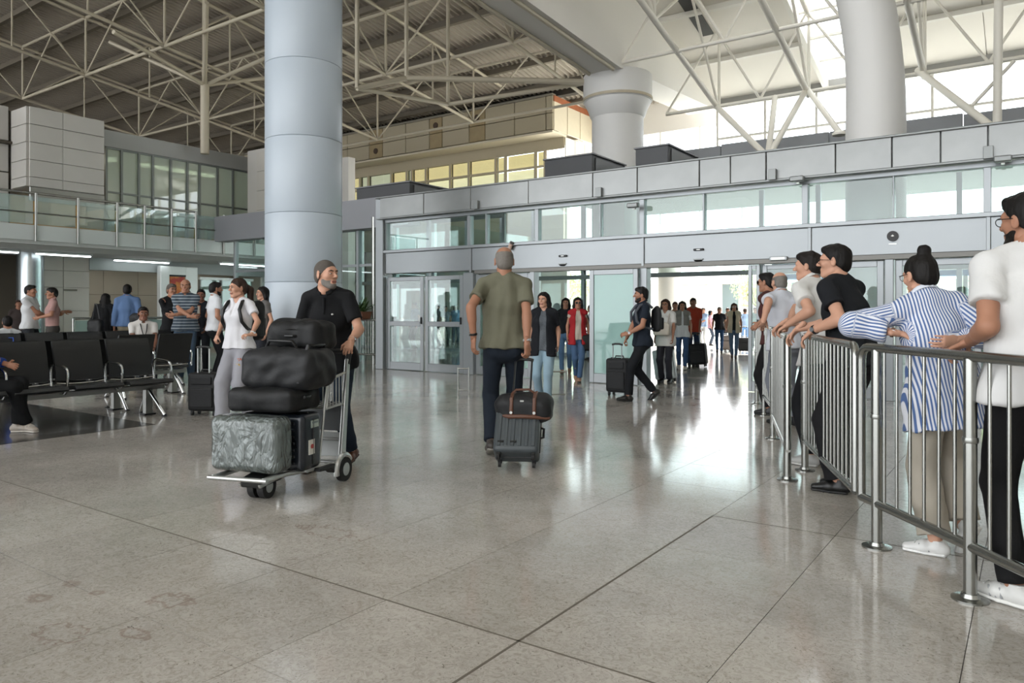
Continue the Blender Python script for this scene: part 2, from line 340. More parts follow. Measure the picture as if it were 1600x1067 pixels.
for px, py, lb in [(1246, 281, 'small grey floodlight on the fascia left of the curved column'), (1567, 250, 'dark lumpy floodlight on the fascia at the far right'), (990, 322, 'thin pale floodlight under the fascia above the transom')]:
    p = U(px, py, FY-.24); t = thing('floodlight', lb, 'light', p); boxo('lamp_head', (-.1, -.07, -.03), (.1, .03, .05), ALU_D, t, .015); boxo('bracket', (-.02, .0, -.05), (.02, .06, .0), STEEL_D, t)
# pale pigeon-like camera on the sill above the walking man
p = U(797, 384, FY-.12); t = thing('ceiling_camera', 'small pale camera with dark cap fixed above the sill rail', 'camera', p)
MB().tube([(-.02, 0, -.07), (0, 0, -.02), (.03, 0, .03)], [.035, .04, .04], 10).build('camera_body', M('beige_plastic', '#b79e90', .6), t, smooth=True)
MB().disc((.045, 0, .055), (.5, 0, .8), .042, .03, 12).build('cap', M('dark_grey_plastic', '#4a4644', .6), t, smooth=True)
# ------------------------------------------------------------------ outer facade of the vestibule
wo = thing('wall_outer', None, None, (0, 0, 0), kind='structure'); OY = 17.5
boxo('header_panel', (-20, OY-.1, 2.09), (6.8, OY+.1, 2.2), ALU_D, wo); boxo('transom_head', (-20, OY-.08, 4.4), (6.8, OY+.08, 4.55), ALU_D, wo)
ox = [-20, -18.4, -16.8, -15.2, -13.9, -12.6, -11.35, -9.9, -8.25, -5.15, -3.9, -2.6, -1.2, .2, 1.6, 3.0, 4.6, 6.8]
for x in ox: boxo('outer_post', (x-.05, OY-.06, 0), (x+.05, OY+.06, 4.4), ALU, wo)
for a, b in zip(ox[:-1], ox[1:]):
    boxo('outer_pane', (a+.05, OY-.006, 2.2), (b-.05, OY+.006, 4.4), GLASS, wo)
    if a == -8.25: continue
    boxo('outer_pane', (a+.05, OY-.006, .1), (b-.05, OY+.006, 2.09), GLASS, wo); boxo('kick_rail', (a+.05, OY-.03, 0), (b-.05, OY+.03, .1), ALU, wo)
p = U(870, 480, OY-.02); t = thing('door_disc', 'round grey disc on the outer glass door behind the dark jacketed woman', 'sign'); t.location = p
MB().disc((0, 0, 0), (0, 1, 0), .12, .01, 20).build('disc', M('grey_film', '#9fb0b0', .6), t, smooth=True)
# ------------------------------------------------------------------ glazed screen left of the vestibule
ws = thing('wall_side_screen', None, None, (0, 0, 0), kind='structure'); SY = 12.7
boxo('header_panel', (-19, SY-.3, 3.2), (-11.55, SY+.1, 3.9), M('grey_header', '#85868a', .5, .3, var=.05, vs=1), ws)
for x in (-18.4, -17.0, -15.6, float(U(561, 420, SY)[0]), float(U(591, 420, SY)[0])): boxo('mullion', (x-.04, SY-.06, 0), (x+.04, SY+.06, 3.2), ALU, ws, .004)
for z in (1.02, 2.35): boxo('cross_rail', (-18.4, SY-.04, z-.03), (-11.6, SY+.04, z+.03), ALU, ws)
boxo('screen_pane', (-18.4, SY-.005, .05), (-11.6, SY+.005, 3.2), GLASS, ws)
q = U(585, 470, SY-.25); o = MB().tube([(q[0], q[1], 0), (q[0], q[1], 3.45)], .065, 14).build('column_screen', STEEL, None, smooth=True); struct(o)
sr = MB().span((-13.9, 12.45, 3.72), (-11.45, 16.0, 3.84)).build('roof_screen', GREYW); struct(sr)
# ------------------------------------------------------------------ roof plant boxes, rear parapet, clerestory
for a, b, c, u, lb in [(993, 1044, 230, 14.2, 'dark grey plant box on the vestibule roof right of the capital column'), (851, 925, 246, 14.2, 'dark grey plant box on the vestibule roof left of the capital column'), (557, 640, 290, 13.0, 'dark grey duct box on the vestibule roof near the big blue column')]:
    p0 = U(a, c, u); p1 = U(b, c, u); t = thing('plant_box', lb, 'equipment box', (p0[0], u, 4.0 if u > 14 else 3.84))
    zt = (p0[2]+p1[2])/2-(4.0 if u > 14 else 3.84); DK = M('dark_grey_sheet', '#4c4d4f', .55, .3, var=.06, vs=2)
    boxo('casing', (0, 0, 0), (p1[0]-p0[0], 1.6, zt), DK, t, .01); boxo('lid', (-.03, -.03, zt), (p1[0]-p0[0]+.03, 1.63, zt+.03), M('grey_sheet_lid', '#77787a', .5, .3), t)
    boxo('side_panel', (p1[0]-p0[0]+.012, .15, .05), (p1[0]-p0[0]+.02, 1.45, zt-.05), M('grey_sheet_lid', '#77787a'), t)
wp = thing('wall_parapet', None, None, kind='structure')
pj = [-8.3, -7.0, -5.7, -4.2, -2.9, -1.3, .3, 2, 4, 6.8]
for k, (a, b) in enumerate(zip(pj[:-1], pj[1:])): boxo('parapet_panel', (a+.01, 20, 4.7), (b-.01, 20.15, 5.78+(.03 if k % 3 == 1 else 0)), M('grey_wall_panel', '#87898c', .6, .15, var=.06, vs=.7), wp, .01)
sl = MB().span((-12, 17.5, 4.62), (8, 24.3, 4.74)).build('slab_upper', M('dark_bounce_cut', '#4b4b4a', .85, var=.1, vs=1)); struct(sl)
wc = thing('wall_clerestory', None, None, kind='structure'); KY = 24
for x in np.arange(-8.5, 8, 1.55): boxo('mullion', (x-.035, KY-.06, 4.7), (x+.035, KY+.06, 7.95), WHITE_P, wc)
for z in (5.6, 6.9, 7.95): boxo('transom', (-8.5, KY-.05, z-.035), (8, KY+.05, z+.035), WHITE_P, wc)
boxo('clerestory_pane', (-8.5, KY-.006, 4.6), (8, KY+.006, 7.95), glass('clear_clerestory', (.97, .99, 1), .03, 3), wc)
boxo('head_band', (-8.5, KY-.1, 7.95), (8, KY+.1, 8.25), M('grey_band', '#9c9b96', .6), wc)
# right of the office block: pale recess with glazing
wr = thing('wall_recess', None, None, kind='structure')
boxo('recess_pane', (-14.8, 27.2, 4.6), (-8.6, 27.22, 8.2), glass('clear_clerestory', (.97, .99, 1), .03, 3), wr)
for x in (-13.4, -11.9, -10.3, -8.7): boxo('mullion', (x-.03, 27.1, 4.6), (x+.03, 27.3, 8.2), WHITE_P, wr)
boxo('head_band', (-14.9, 27.1, 8.2), (-8.6, 27.4, 9.7), WHITEW, wr)
# ------------------------------------------------------------------ office block upstairs, u = 24
we = thing('wall_office', None, None, kind='structure'); BE = M('beige_panel', '#b3a88f', .55, var=.07, vs=.5); BEs = M('beige_panel_stained', '#a2906d', .6, var=.3, vs=2.5)
OYF = 24.0
jx = [float(U(p, 180, OYF)[0]) for p in (520, 544, 578, 599, 635, 672, 692, 734, 759, 805, 854, 865)]; jx = [-34, -31.5, -29, jx[0]-1.3]+jx
zs = (8.12, 8.76, 9.42)
for k, (a, b) in enumerate(zip(jx[:-1], jx[1:])):
    for r in range(2):
        st = (k >= 4 and (k-4) in (2, 5, 7)) 
        o = boxo('panel', (a+.015, OYF-.05, zs[r]+.012), (b-.015, OYF+.05, zs[r+1]-.012), BEs if st else BE, we, .008)
        if st and (k+r) % 2 == 0:
            t = MB().disc(((a+b)/2, OYF-.06, (zs[r]+zs[r+1])/2), (0, 1, 0), .13, .03, 16).build('fixture', M('dark_fixture', '#4c3c30', .7), we, smooth=True)
boxo('backing', (-34, OYF+.06, 8.1), (-14.9, OYF+.4, 9.45), M('dark_joint', '#4a443a', .8), we)
boxo('top_edge', (-34, OYF-.06, 9.42), (-14.9, OYF+.2, 9.5), M('grey_edge', '#8d8778', .6), we)
boxo('soffit', (-34, OYF-.05, 8.02), (-14.9, OYF+1.0, 8.1), M('cream_soffit', '#d5cbb4', .6), we)
WY = OYF+.9
boxo('lintel', (-34, WY-.05, 7.62), (-14.95, WY+.05, 8.02), BE, we); boxo('sill_wall', (-34, WY-.05, 4.0), (-14.95, WY+.05, 6.35), BE, we)
mj = [float(U(p, 260, WY)[0]) for p in (545, 563, 576, 612, 636, 644, 666, 704, 733, 775, 790, 837, 852)]; mj = [-33, -31, mj[0]-1]+mj
for x in mj: boxo('mullion', (x-.05, WY-.05, 6.35), (x+.05, WY+.05, 7.62), BE, we)
for z in (6.35, 6.98, 7.62): boxo('cross_rail', (-33, WY-.04, z-.04), (-14.95, WY+.04, z+.04), BE, we)
BL = [M('lit_blind_warm', '#dcc69a', .8, emit='#ffdca0', es=.55), M('lit_blind_pale', '#e6d8b8', .8, emit='#ffe8bd', es=.70), M('lit_blind_grey', '#c9c0aa', .8, emit='#efe2c2', es=.40)]
wi = struct(thing('window_1', None, None)); wi['kind'] = 'structure'
for k, (a, b) in enumerate(zip(mj[:-1], mj[1:])):
    for r, (z0, z1) in enumerate(((6.39, 6.94), (7.02, 7.58))):
        boxo('blind', (a+.05, WY+.12, z0), (b-.05, WY+.14, z1), BL[(0 if r else 1) if k > 7 else 2 if k % 3 else 0], wi)
    boxo('pane', (a+.05, WY-.004, 6.39), (b-.05, WY+.004, 7.58), GLASS, wi)
# return wall at the corner
wrn = thing('wall_office_return', None, None, kind='structure')
for k in range(3):
    boxo('panel', (-14.92, OYF+k*1.0+.02, 8.12), (-14.86, OYF+k*1.0+.98, 9.2), M('pale_beige_panel', '#cfc5ae', .6, var=.05), wrn, .006)
    boxo('panel', (-14.92, OYF+.9+k*.75, 6.2), (-14.88, OYF+1.62+k*.75, 8.0), M('white_panel', '#dcd8cc', .6), wrn, .006)
boxo('rust_strip', (-14.93, OYF, 9.2), (-14.85, OYF+3.0, 9.42), M('rust_stain', '#9a5c3a', .8, var=.3, vs=5), wrn)
# ------------------------------------------------------------------ columns
CB = M('blue_grey_column', '#adb7c0', .42, .0, var=.035, vs=1.2, bump=.02, bs=3)
cc = D(475, 300, 13.5); R0 = .68
col = thing('column_clad', None, None, (cc[0], cc[1], 0), kind='structure')
zs = [0, .43, 1.756, 2.97, 4.30, 5.65, 7.0, 8.35, 9.7, 11]
for a, b in zip(zs[:-1], zs[1:]):
    MB().lathe([(R0-.02, a), (R0-.004, a+.004), (R0, a+.012), (R0, b-.012), (R0-.004, b-.004), (R0-.02, b)], 64).build('drum', CB, col, smooth=True)
for k in range(2):
    an = math.radians(215+180*k); boxo('cladding_seam', (R0*math.cos(an)-.004, R0*math.sin(an)-.004, .45), (R0*math.cos(an)+.004, R0*math.sin(an)+.004, 11), M('seam', '#8f979e', .6), col)
CW = M('white_column', '#d3d2cf', .5, var=.03, vs=1)
cm = D(965, 270, 20); colm = thing('column_capital', None, None, (cm[0], cm[1], 0), kind='structure')
MB().lathe([(.69, 0), (.69, 6.4)], 48).build('shaft', CW, colm, smooth=True)
MB().lathe([(.69, 6.4), (.73, 6.45), (.80, 6.65), (.88, 6.8), (.88, 6.84)], 48).build('flare', CW, colm, smooth=True)
MB().lathe([(.90, 6.84), (.92, 6.86), (.92, 7.52), (.90, 7.54)], 48).build('capital', CW, colm, smooth=True)
MB().lathe([(.935, 6.86), (.935, 6.93)], 48).build('rust_ring', M('stained_ring', '#b5aa94', .6, var=.2, vs=6), colm, smooth=True)
b = D(1368, 228, 13.4); colr = thing('column_curved', None, None, (b[0], b[1], 0), kind='structure')
pth = []; rad = []
for k in range(25):
    t = k/24; z = -.2+10.6*t; zz = max(0, z-5.0); off = -.055*zz*zz
    pth.append((CR[0]*off, CR[1]*off, z)); rad.append(.50-.006*max(0, z-4)-(.02 if z > 4.9 else 0)*min(1, z-4.9))
MB().tube(pth, rad, 40).build('shaft', CW, colr, smooth=True)
# ------------------------------------------------------------------ two-storey block on the left, balcony front at x = -19
STONE = M('stone_cladding', '#bdbab4', .5, var=.10, vs=.9, bump=.03, bs=8); STONE_L = M('stone_cladding_light', '#bcb8b0', .45, var=.10, vs=1.1, bump=.03, bs=8)
PALE = M('pale_metal_panel', '#c9cecd', .4, .2, var=.06, vs=.8); SOFF = M('soffit_grey', '#b9bcba', .6); MUL = M('mullion_grey', '#7d817f', .45, .4)
wl = thing('wall_left', None, None, kind='structure')
# upper glazing wall at x=-21.5
uj = [float(V(p, 260, -21.5)[1]) for p in (165, 189, 216, 238, 266, 292, 311, 339, 363, 388)]; uj += [15.9]
zz = [3.05, 4.15, 4.62, 5.87]
for y in uj: boxo('mullion', (-21.56, y-.03, 3.0), (-21.44, y+.03, 5.87), MUL, wl)
for z in zz[1:]: boxo('cross_rail', (-21.54, uj[0], z-.025), (-21.46, uj[-1], z+.025), MUL, wl)
UG = glass('upper_glass', (.62, .74, .68), .14, 2.2, .75, (.72, .80, .75))
for k, (a, c) in enumerate(zip(uj[:-1], uj[1:])):
    for z0, z1 in zip(zz[:-1], zz[1:]):
        boxo('pane', (-21.505, a+.03, z0+.025), (-21.495, c-.03, z1-.025), UG if z0 > 4 else GLASS_T, wl)
boxo('band', (-21.7, 10.05, 5.89), (-21.42, 16.2, 6.36), M('grey_band_upper', '#a2a3a1', .55, .1, var=.05, vs=.8), wl, .01)
boxo('room_back', (-25, 8, 3.0), (-24.8, 17, 6.3), M('warm_room_wall', '#a98a58', .8), wl); boxo('room_ceiling', (-25, 8, 5.95), (-21.6, 17, 6.05), SOFF, wl)
for k in range(4): boxo('room_post', (-23.6, 11.6+k*1.15, 3), (-23.45, 11.75+k*1.15, 4.2), M('room_post', '#c9c2b0', .6), wl)
# stone block of panels
pz = [4.36, 4.60, 5.03, 5.47, 5.92, 6.36]; y0, ym, y1 = 8.27, 9.05, 10.1
for z0, z1 in zip(pz[:-1], pz[1:]):
    for a, c in ((y0, ym), (ym, y1)): boxo('stone_panel', (-20.55, a+.006, z0+.006), (-20.49, c-.006, z1-.006), STONE, wl, .006)
    boxo('stone_panel', (-21.4, y0-.06, z0+.006), (-20.55, y0, z1-.006), STONE, wl, .006)
boxo('block_core', (-22.5, y0, 4.36), (-20.56, y1-.004, 6.36), STONE, wl)
boxo('steel_band', (-20.56, y0, 4.0), (-20.47, y1, 4.35), STEEL, wl, .01); boxo('steel_band', (-21.5, y1-.004, 4.0), (-20.55, y1+.03, 4.35), STEEL, wl)
# wall further left
for k, z in enumerate((3.0, 3.9, 4.8, 5.6)):
    for j in range(4): boxo('stone_panel', (-21.56, 2.2+j*1.5+.01, z+.01), (-21.5, 3.7+j*1.5-.01, z+(.8 if k == 2 else .88)-.0), STONE, wl, .006)
boxo('block_core', (-22.6, 1.5, 3), (-21.57, 8.25, 6.4), M('dark_joint'), wl); boxo('dark_cornice', (-21.58, 2, 5.5), (-21.3, 8.2, 5.56), M('dark_joint'), wl)
# right pier
for z in np.arange(3.2, 6.3, .62): boxo('stone_panel', (-20.3, 14.75, z+.005), (-19.6, 16.6, z+.615), STONE_L, wl, .006)
boxo('block_core', (-20.8, 14.78, 3), (-19.64, 16.6, 6.4), STONE, wl)
# balcony
sb = MB().span((-22.5, 1, 2.80), (-19.02, 17.5, 3.02)).build('slab_balcony', SOFF); struct(sb)
bal = thing('balcony_railing', 'long glass balcony railing with steel posts on the upper floor', 'railing', (-19, 1.5, 3.0))
py_ = [2.2, 3.3, 4.4, 5.6, 6.7]+[float(V(x, 340, -19)[1]) for x in (54, 120, 181, 224, 266, 304, 348, 396)]+[14.7, 15.8, 16.9]
for y in py_: rod('post', (-18.93, y, 2.86), (-18.93, y, 3.98), .028, STEEL_D, bal, 10, (-19, 1.5, 3.0))
boxo('top_rail', (-19.0, 1.5, 3.95), (-18.93, float(V(304, 340, -19)[1])+.05, 4.0), STEEL, bal, .012, (-19, 1.5, 3.0))
for a, c in zip(py_[:-1], py_[1:]):
    boxo('fascia_panel', (-19.0, a+.02, 2.88), (-18.96, c-.02, 3.24), PALE, bal, .006, (-19, 1.5, 3.0))
    boxo('glass_pane', (-18.985, a+.04, 3.26), (-18.975, c-.04, 3.9), glass('railing_glass', (.82, .93, .92), .14, 2.3, .28, (.7, .85, .84)), bal, 0, (-19, 1.5, 3.0))  # pale haze in the glass stands in for reflected daylight
    rod('mid_rail', (-18.95, a, 3.52), (-18.95, c, 3.52), .016, STEEL_D, bal, 8, (-19, 1.5, 3.0))
# folded soffit edge under the balcony
se = MB().prism([(-19.02, 2.88), (-18.98, 2.88), (-19.35, 2.72), (-22.0, 2.70), (-22.0, 2.80), (-19.02, 2.80)], 1, 17.5, 1)
se = MB().add([(p[0], y, p[1]) for y in (1, 17.5) for p in [(-18.99, 2.9), (-19.4, 2.70), (-22.2, 2.68), (-22.2, 2.82), (-19.02, 2.82)]], [(0, 1, 6, 5), (1, 2, 7, 6), (2, 3, 8, 7), (3, 4, 9, 8), (4, 0, 5, 9), (4, 3, 2, 1, 0), (5, 6, 7, 8, 9)]).build('trim_1', SOFF); struct(se)
for y_ in (9.2, 12.6): boxo('fill_tube', (-23.4, y_, 5.86), (-23.2, y_+2.6, 5.92), M('fill_tube_glow', '#ffffff', .5, emit='#fff1d8', es=10.0), wl)  # tubes added to brighten the upstairs room behind the glazing
LAMP = M('tube_light', '#ffffff', .5, emit='#f4fbff', es=6.0)
for y0_, y1_, x_, lb in [(6.0, 7.75, -19.75, 'long tube light under the balcony left of the chrome column'), (8.1, 9.4, -19.75, 'long tube light under the balcony above the chrome column'), (13.0, 15.4, -19.6, 'long tube light under the balcony beside the big blue column'), (10.4, 12.0, -20.6, 'long tube light under the balcony over the counter opening')]:
    t = thing('ceiling_light', lb, 'light', (x_, y0_, 2.64)); boxo('tray', (-.09, 0, 0), (.09, y1_-y0_, .05), PALE, t); boxo('tube', (-.05, .03, -.03), (.05, y1_-y0_-.03, 0), LAMP, t)
# ground floor: stone wall, chrome column, opening with counter, panels
for j in range(5):
    for k, (z0, z1) in enumerate(((0, .62), (.62, 1.24), (1.24, 1.86), (1.86, 2.3), (2.3, 2.69))):
        a = 8.62+.66*j if j < 2 else 2.5+1.45*(j-2); c = a+(.66 if j < 2 else 1.45)
        boxo('stone_panel', (-21.04 if j < 2 else -21.5, a+.006, z0+.005), (-20.98 if j < 2 else -21.44, c-.006, z1-.005), STONE_L if j < 2 else STONE, wl, .005)
boxo('block_core', (-22.4, 8.62, 0), (-21.05, 9.93, 2.69), STONE, wl); boxo('block_core', (-22.6, 1.5, 0), (-21.51, 8.6, 2.69), M('dark_joint'), wl)
p = V(110, 453, -20.97); boxo('wall_plate', (-20.975, p[1]-.17, p[2]-.025), (-20.96, p[1]+.17, p[2]+.02), M('brass_grey', '#7a766c', .5, .5), wl)
cl = MB().lathe([(.30, 0), (.30, 2.69)], 40).build('column_chrome', M('polished_steel', '#aeb6ba', .26, .95), None, smooth=True); cl.location = (-20.45, 8.27, 0); struct(cl)
# opening: header, back wall with panels
boxo('header', (-21.2, 9.93, 2.36), (-20.95, 16.5, 2.69), M('header_grey', '#9fa5a4', .5, .2), wl)
for j in range(7):
    for z0, z1 in ((0, .9), (.9, 1.75), (1.75, 2.69)): boxo('stone_panel', (-24.06, 9.6+1.1*j+.006, z0+.005), (-24, 10.7+1.1*j-.006, z1-.005), M('stone_back', '#aca89d', .5, var=.08, vs=1), wl)
boxo('recess_ceiling', (-24, 9.6, 2.66), (-21.1, 17, 2.70), SOFF, wl); boxo('recess_side', (-24, 9.5, 0), (-21.1, 9.6, 2.69), STONE, wl)
boxo('counter', (-22.9, 10.2, 0), (-22.3, 13.0, 1.02), M('counter_face', '#84908f', .5), wl, .01)
# lit frame with poster
for y0_, y1_, x_, lb in [(10.3, 12.6, -22.6, 'tube light on the ceiling inside the counter opening'), (13.6, 15.6, -22.6, 'tube light inside the shop right of the poster')]:
    t = thing('ceiling_light', lb, 'light', (x_, y0_, 2.60)); boxo('tray', (-.12, 0, 0), (.12, y1_-y0_, .05), PALE, t); boxo('tube', (-.09, .03, -.03), (.09, y1_-y0_-.03, 0), M('tube_light_inner', '#ffffff', .5, emit='#fff6e8', es=9.0), t)
fp = thing('poster_stand', 'tall white lit frame holding an orange poster under the balcony', 'sign', (-20.7, 12.0, 0))
o3 = (-20.7, 12.0, 0); WF = M('white_frame', '#d7dbd9', .35, .2)
ya, yb = float(V(251, 430, -20.7)[1]), float(V(309, 430, -20.7)[1]); yc, yd = float(V(265, 430, -20.7)[1]), float(V(291, 430, -20.7)[1])
boxo('side_board', (-20.9, ya, 0), (-20.7, yc, 2.55), WF, fp, .01, o3); boxo('side_board', (-20.9, yd, 0), (-20.7, yb, 2.55), WF, fp, .01, o3)
boxo('head_board', (-20.9, yc, 2.30), (-20.7, yd, 2.55), WF, fp, .01, o3); boxo('lower_board', (-20.9, yc, 0), (-20.7, yd, 1.2), WF, fp, .01, o3)
pm = bpy.data.materials.new('poster_print'); pm.use_nodes = True; nt = pm.node_tree; nn = nt.nodes.new('ShaderNodeTexNoise'); nn.inputs['Scale'].default_value = 3.5
tcp = nt.nodes.new('ShaderNodeTexCoord'); nt.links.new(tcp.outputs['Object'], nn.inputs[0])
rp = nt.nodes.new('ShaderNodeValToRGB'); rp.color_ramp.elements[0].color = lin('#b2392a'); rp.color_ramp.elements[0].position = .36; rp.color_ramp.elements[1].color = lin('#d98c3c'); rp.color_ramp.elements[1].position = .52
e = rp.color_ramp.elements.new(.62); e.color = lin('#c9b48e'); nt.links.new(nn.outputs[0], rp.inputs[0]); nt.links.new(rp.outputs[0], nt.nodes['Principled BSDF'].inputs['Base Color'])
boxo('poster', (-20.74, yc+.02, 1.2), (-20.73, yd-.02, 2.28), pm, fp, 0, o3)
boxo('poster_rim', (-20.73, yc, 2.25), (-20.715, yd, 2.30), BLACK, fp, 0, o3)
# glazed shop fronts right of the poster
for a, c in ((313, 343), (346, 368), (371, 393)):
    ya, yb = float(V(a, 440, -21)[1]), float(V(c, 440, -21)[1])
    boxo('shop_frame', (-21.05, ya-.04, 2.2), (-20.95, yb+.04, 2.28), WF, wl); boxo('shop_frame', (-21.05, ya-.04, 0), (-20.95, ya, 2.2), MUL, wl)
    boxo('shop_pane', (-21.01, ya, .1), (-21.0, yb, 2.2), glass('shop_glass', (.6, .78, .74), .12, 2.5, .45, (.62, .78, .74)), wl)
boxo('shop_frame', (-21.05, 15.45, 0), (-20.95, 16.8, 2.4), WF, wl)
# low glass partition
lp = thing('glass_partition', 'low greenish glass partition with steel posts in front of the stone wall', 'partition', (-19.6, 8.9, 0))
for y in (8.9, 10.15, 11.4, 12.4): rod('post', (0, y-8.9, 0), (0, y-8.9, 1.05), .035, STEEL, lp, 12)
for a, c in ((8.9, 10.15), (10.15, 11.4), (11.4, 12.4)): boxo('pane', (-.01, a-8.9+.05, .12), (.01, c-8.9-.05, 1.0), glass('partition_glass', (.7, .85, .82), .1, 2.5, .45, (.5, .62, .60)), lp)
rod('top_rail', (0, 0, 1.05), (0, 3.5, 1.05), .03, STEEL, lp, 12)
# dark walls closing the far left
DW = M('dark_far_wall', '#3f3b35', .9, var=.15, vs=.4)
struct(MB().span((-46, -16, 0), (-45.6, 31, 16)).build('wall_far_left', DW)); struct(MB().span((-46, 30, 0), (-22, 30.3, 12)).build('wall_far', DW)); struct(MB().span((-26.4, 1, 0), (-26, 25, 6.2)).build('wall_core', DW))
struct(MB().span((-34, 24.4, 9.5), (-9.6, 24.7, 11)).build('wall_above_office', DW))
struct(MB().span((-26, 16.9, 0), (-18.4, 17.2, 6.3)).build('wall_left_end', STONE))
struct(MB().span((-34, 25.2, 0), (-15, 25.4, 6.5)).build('wall_office_base', WHITEW))

# ------------------------------------------------------------------ roofs
def deckmat(name, c0, c1, per, rough=.6):
    m = M(name, c0, rough, var=.12, vs=.6); return m
A_L, B_L = 9.75, .13          # left deck z = A + B*(24-y)
A_R, B_R = 8.15, .25          # right deck
DKL = M('corrugated_deck_grey', '#a39b8e', .6, .05, var=.14, vs=.5)
def corrugated(name, x0, x1, y0, y1, a, b, per, dep_, mat, thick=.02):
    n = int((x1-x0)/per); vs = []; fs = []; prof = []
    for k in range(n):
        x = x0+k*per
        prof += [(x, 0), (x+per*.3, 0), (x+per*.5, dep_), (x+per*.8, dep_)]
    prof.append((x1, 0))
    for y in (y0, y1):
        for x, dz in prof: vs.append((x, y, a+b*(24-y)+dz))
    m = len(prof); fs = [(k, m+k, m+k+1, k+1) for k in range(m-1)]
    # solid back
    for y in (y0, y1): vs += [(x0, y, a+b*(24-y)+dep_+thick), (x1, y, a+b*(24-y)+dep_+thick)]
    q = 2*m; fs.append((q, q+1, q+3, q+2))
    return raw(name, vs, fs, mat)
deckL = corrugated('ceiling_corrugated', -45, -9.6, -15, 30, A_L, B_L, .21, .10, DKL); struct(deckL)
def dl(y): return A_L+B_L*(24-y)
def dr(y): return A_R+B_R*(24-y)
# beam between the halls: profile in (y, z)
prof = [(24.2, 7.92), (18.9, 7.62), (18.0, 7.54), (17.1, 7.45), (12.5, 7.72), (0, 9.2), (-24, 11.8), (-24, 20.4), (24.2, 9.9)]
bm_ = MB().prism(prof, -9.6, -8.6, 0).build('beam_main', WHITE_P if False else M('white_beam', '#e2dfd9', .6, var=.03, vs=.4)); struct(bm_)
tr_ = MB(); 
for x in (-9.45, -8.75):
    for (a, b) in (((17.0, 7.44), (12.5, 7.70)), ((12.5, 7.70), (0, 9.18))): tr_.tube([(x, a[0], a[1]-.03), (x, b[0], b[1]-.03)], .05, 8)
tr_ = tr_.build('trim_2', CREAM_P); struct(tr_)
# right deck of pale sheets with a skylight strip
sky0 = float(SL(1243, 20, A_R, B_R, 24)[0]); sky1 = float(SL(1326, 20, A_R, B_R, 24)[0])
RD = thing('ceiling_white', None, None, kind='structure'); SHEET = M('white_roof_sheet', '#ddd8ce', .6, var=.05, vs=.6)
ys = np.arange(-24, 24.1, 2.4)
def slope_box(name, x0, x1, y0, y1, z_off, th, mat, parent, a=A_R, b=B_R):
    f = lambda y: a+b*(24-y)+z_off
    return MB().add([(x, y, f(y)+dz) for dz in (0, th) for y in (y0, y1) for x in (x0, x1)], [(0, 2, 3, 1), (4, 5, 7, 6), (0, 1, 5, 4), (2, 6, 7, 3), (0, 4, 6, 2), (1, 3, 7, 5)]).build(name, mat, parent)
xs_all = [-8.6, -7.2, sky0, sky1, -3.0, -1.0, 1.0, 3.4, 5.8, 8.2]
for a, c in zip(xs_all[:-1], xs_all[1:]):
    for k, (y0, y1) in enumerate(zip(ys[:-1], ys[1:])):
        if abs(a-sky0) < .01:
            if k % 1 == 0: slope_box('skylight_pane', a+.03, c-.03, y0+.03, y1-.03, .05, .02, glass('skylight_glass', (.95, .98, 1), .03, 3, .9, (.95, .96, .97)), RD)
            slope_box('skylight_bar', a, c, y0-.04, y0+.04, 0, .1, WHITE_P, RD); slope_box('skylight_bar', a, c, (y0+y1)/2-.03, (y0+y1)/2+.03, .02, .08, WHITE_P, RD)
        else: slope_box('roof_sheet', a+.008, c-.008, y0+.008, y1-.008, random.uniform(0, .02), .05, SHEET, RD)
for y in ys: slope_box('purlin', -8.6, sky0, y-.05, y+.05, -.14, .12, WHITE_P, RD); slope_box('purlin', sky1, 8.2, y-.05, y+.05, -.14, .12, WHITE_P, RD)
for x in (sky0, sky1): slope_box('skylight_kerb', x-.06, x+.06, -24, 24, -.3, .35, WHITE_P, RD)
for a, c in ((-8.6, sky0), (sky1, 8.2)): slope_box('light_leak_backing', a, c, -24, 24.3, .075, .05, SHEET, RD)  # added slab that stops light leaking through the sheet gaps
q = SL(1085, 22, A_R, B_R, 24); slope_box('roof_slot', q[0]-.18, q[0]+.18, q[1]-1.3, q[1]+1.0, -.03, .03, M('dark_slot', '#4a4a48', .7), RD)
# right trusses, running up the slope
RF = thing('ceiling_frame_right', None, None, kind='structure')
def truss_line(label, x, pts_b, top_fn, r, mat, nb, name='roof_truss', xt=None, group=None):
    """pts_b: two ends (y,z) of the bottom chord; the top chord follows top_fn(y)"""
    xt = x if xt is None else xt
    (ya, za), (yb, zb) = pts_b; t = RF; off = (0, 0, 0)
    B = [(x, ya+(yb-ya)*k/nb, za+(zb-za)*k/nb) for k in range(nb+1)]; T = [(xt, p[1], top_fn(p[1])) for p in B]
    rod('bottom_chord', B[0], B[-1], r*1.35, mat, t, 10, off); rod('top_chord', T[0], T[-1], r*1.2, mat, t, 10, off)
    for k in range(nb+1):
        if k % 2 == 0: rod('vertical', B[k], T[k], r*.75, mat, t, 8, off)
        if k < nb: rod('diagonal', (B[k] if k % 2 == 0 else T[k]), (T[k+1] if k % 2 == 0 else B[k+1]), r*.7, mat, t, 8, off)
    return t
zb = lambda y: 6.88+.26*(20-y)
WT = M('white_truss', '#e4e0d5', .5, var=.04, vs=.8)
for x, nm in ((-7.12, 'white roof truss nearest the big white beam'), (-4.74, 'white roof truss beside the skylight strip'), (-2.1, 'white roof truss right of the curved column'), (.55, 'white roof truss at the far right of the hall')):
    truss_line(nm, x, ((20.2, zb(20.2)), (-10, zb(-10))), lambda y: dr(y)-.2, .055, WT, 14)
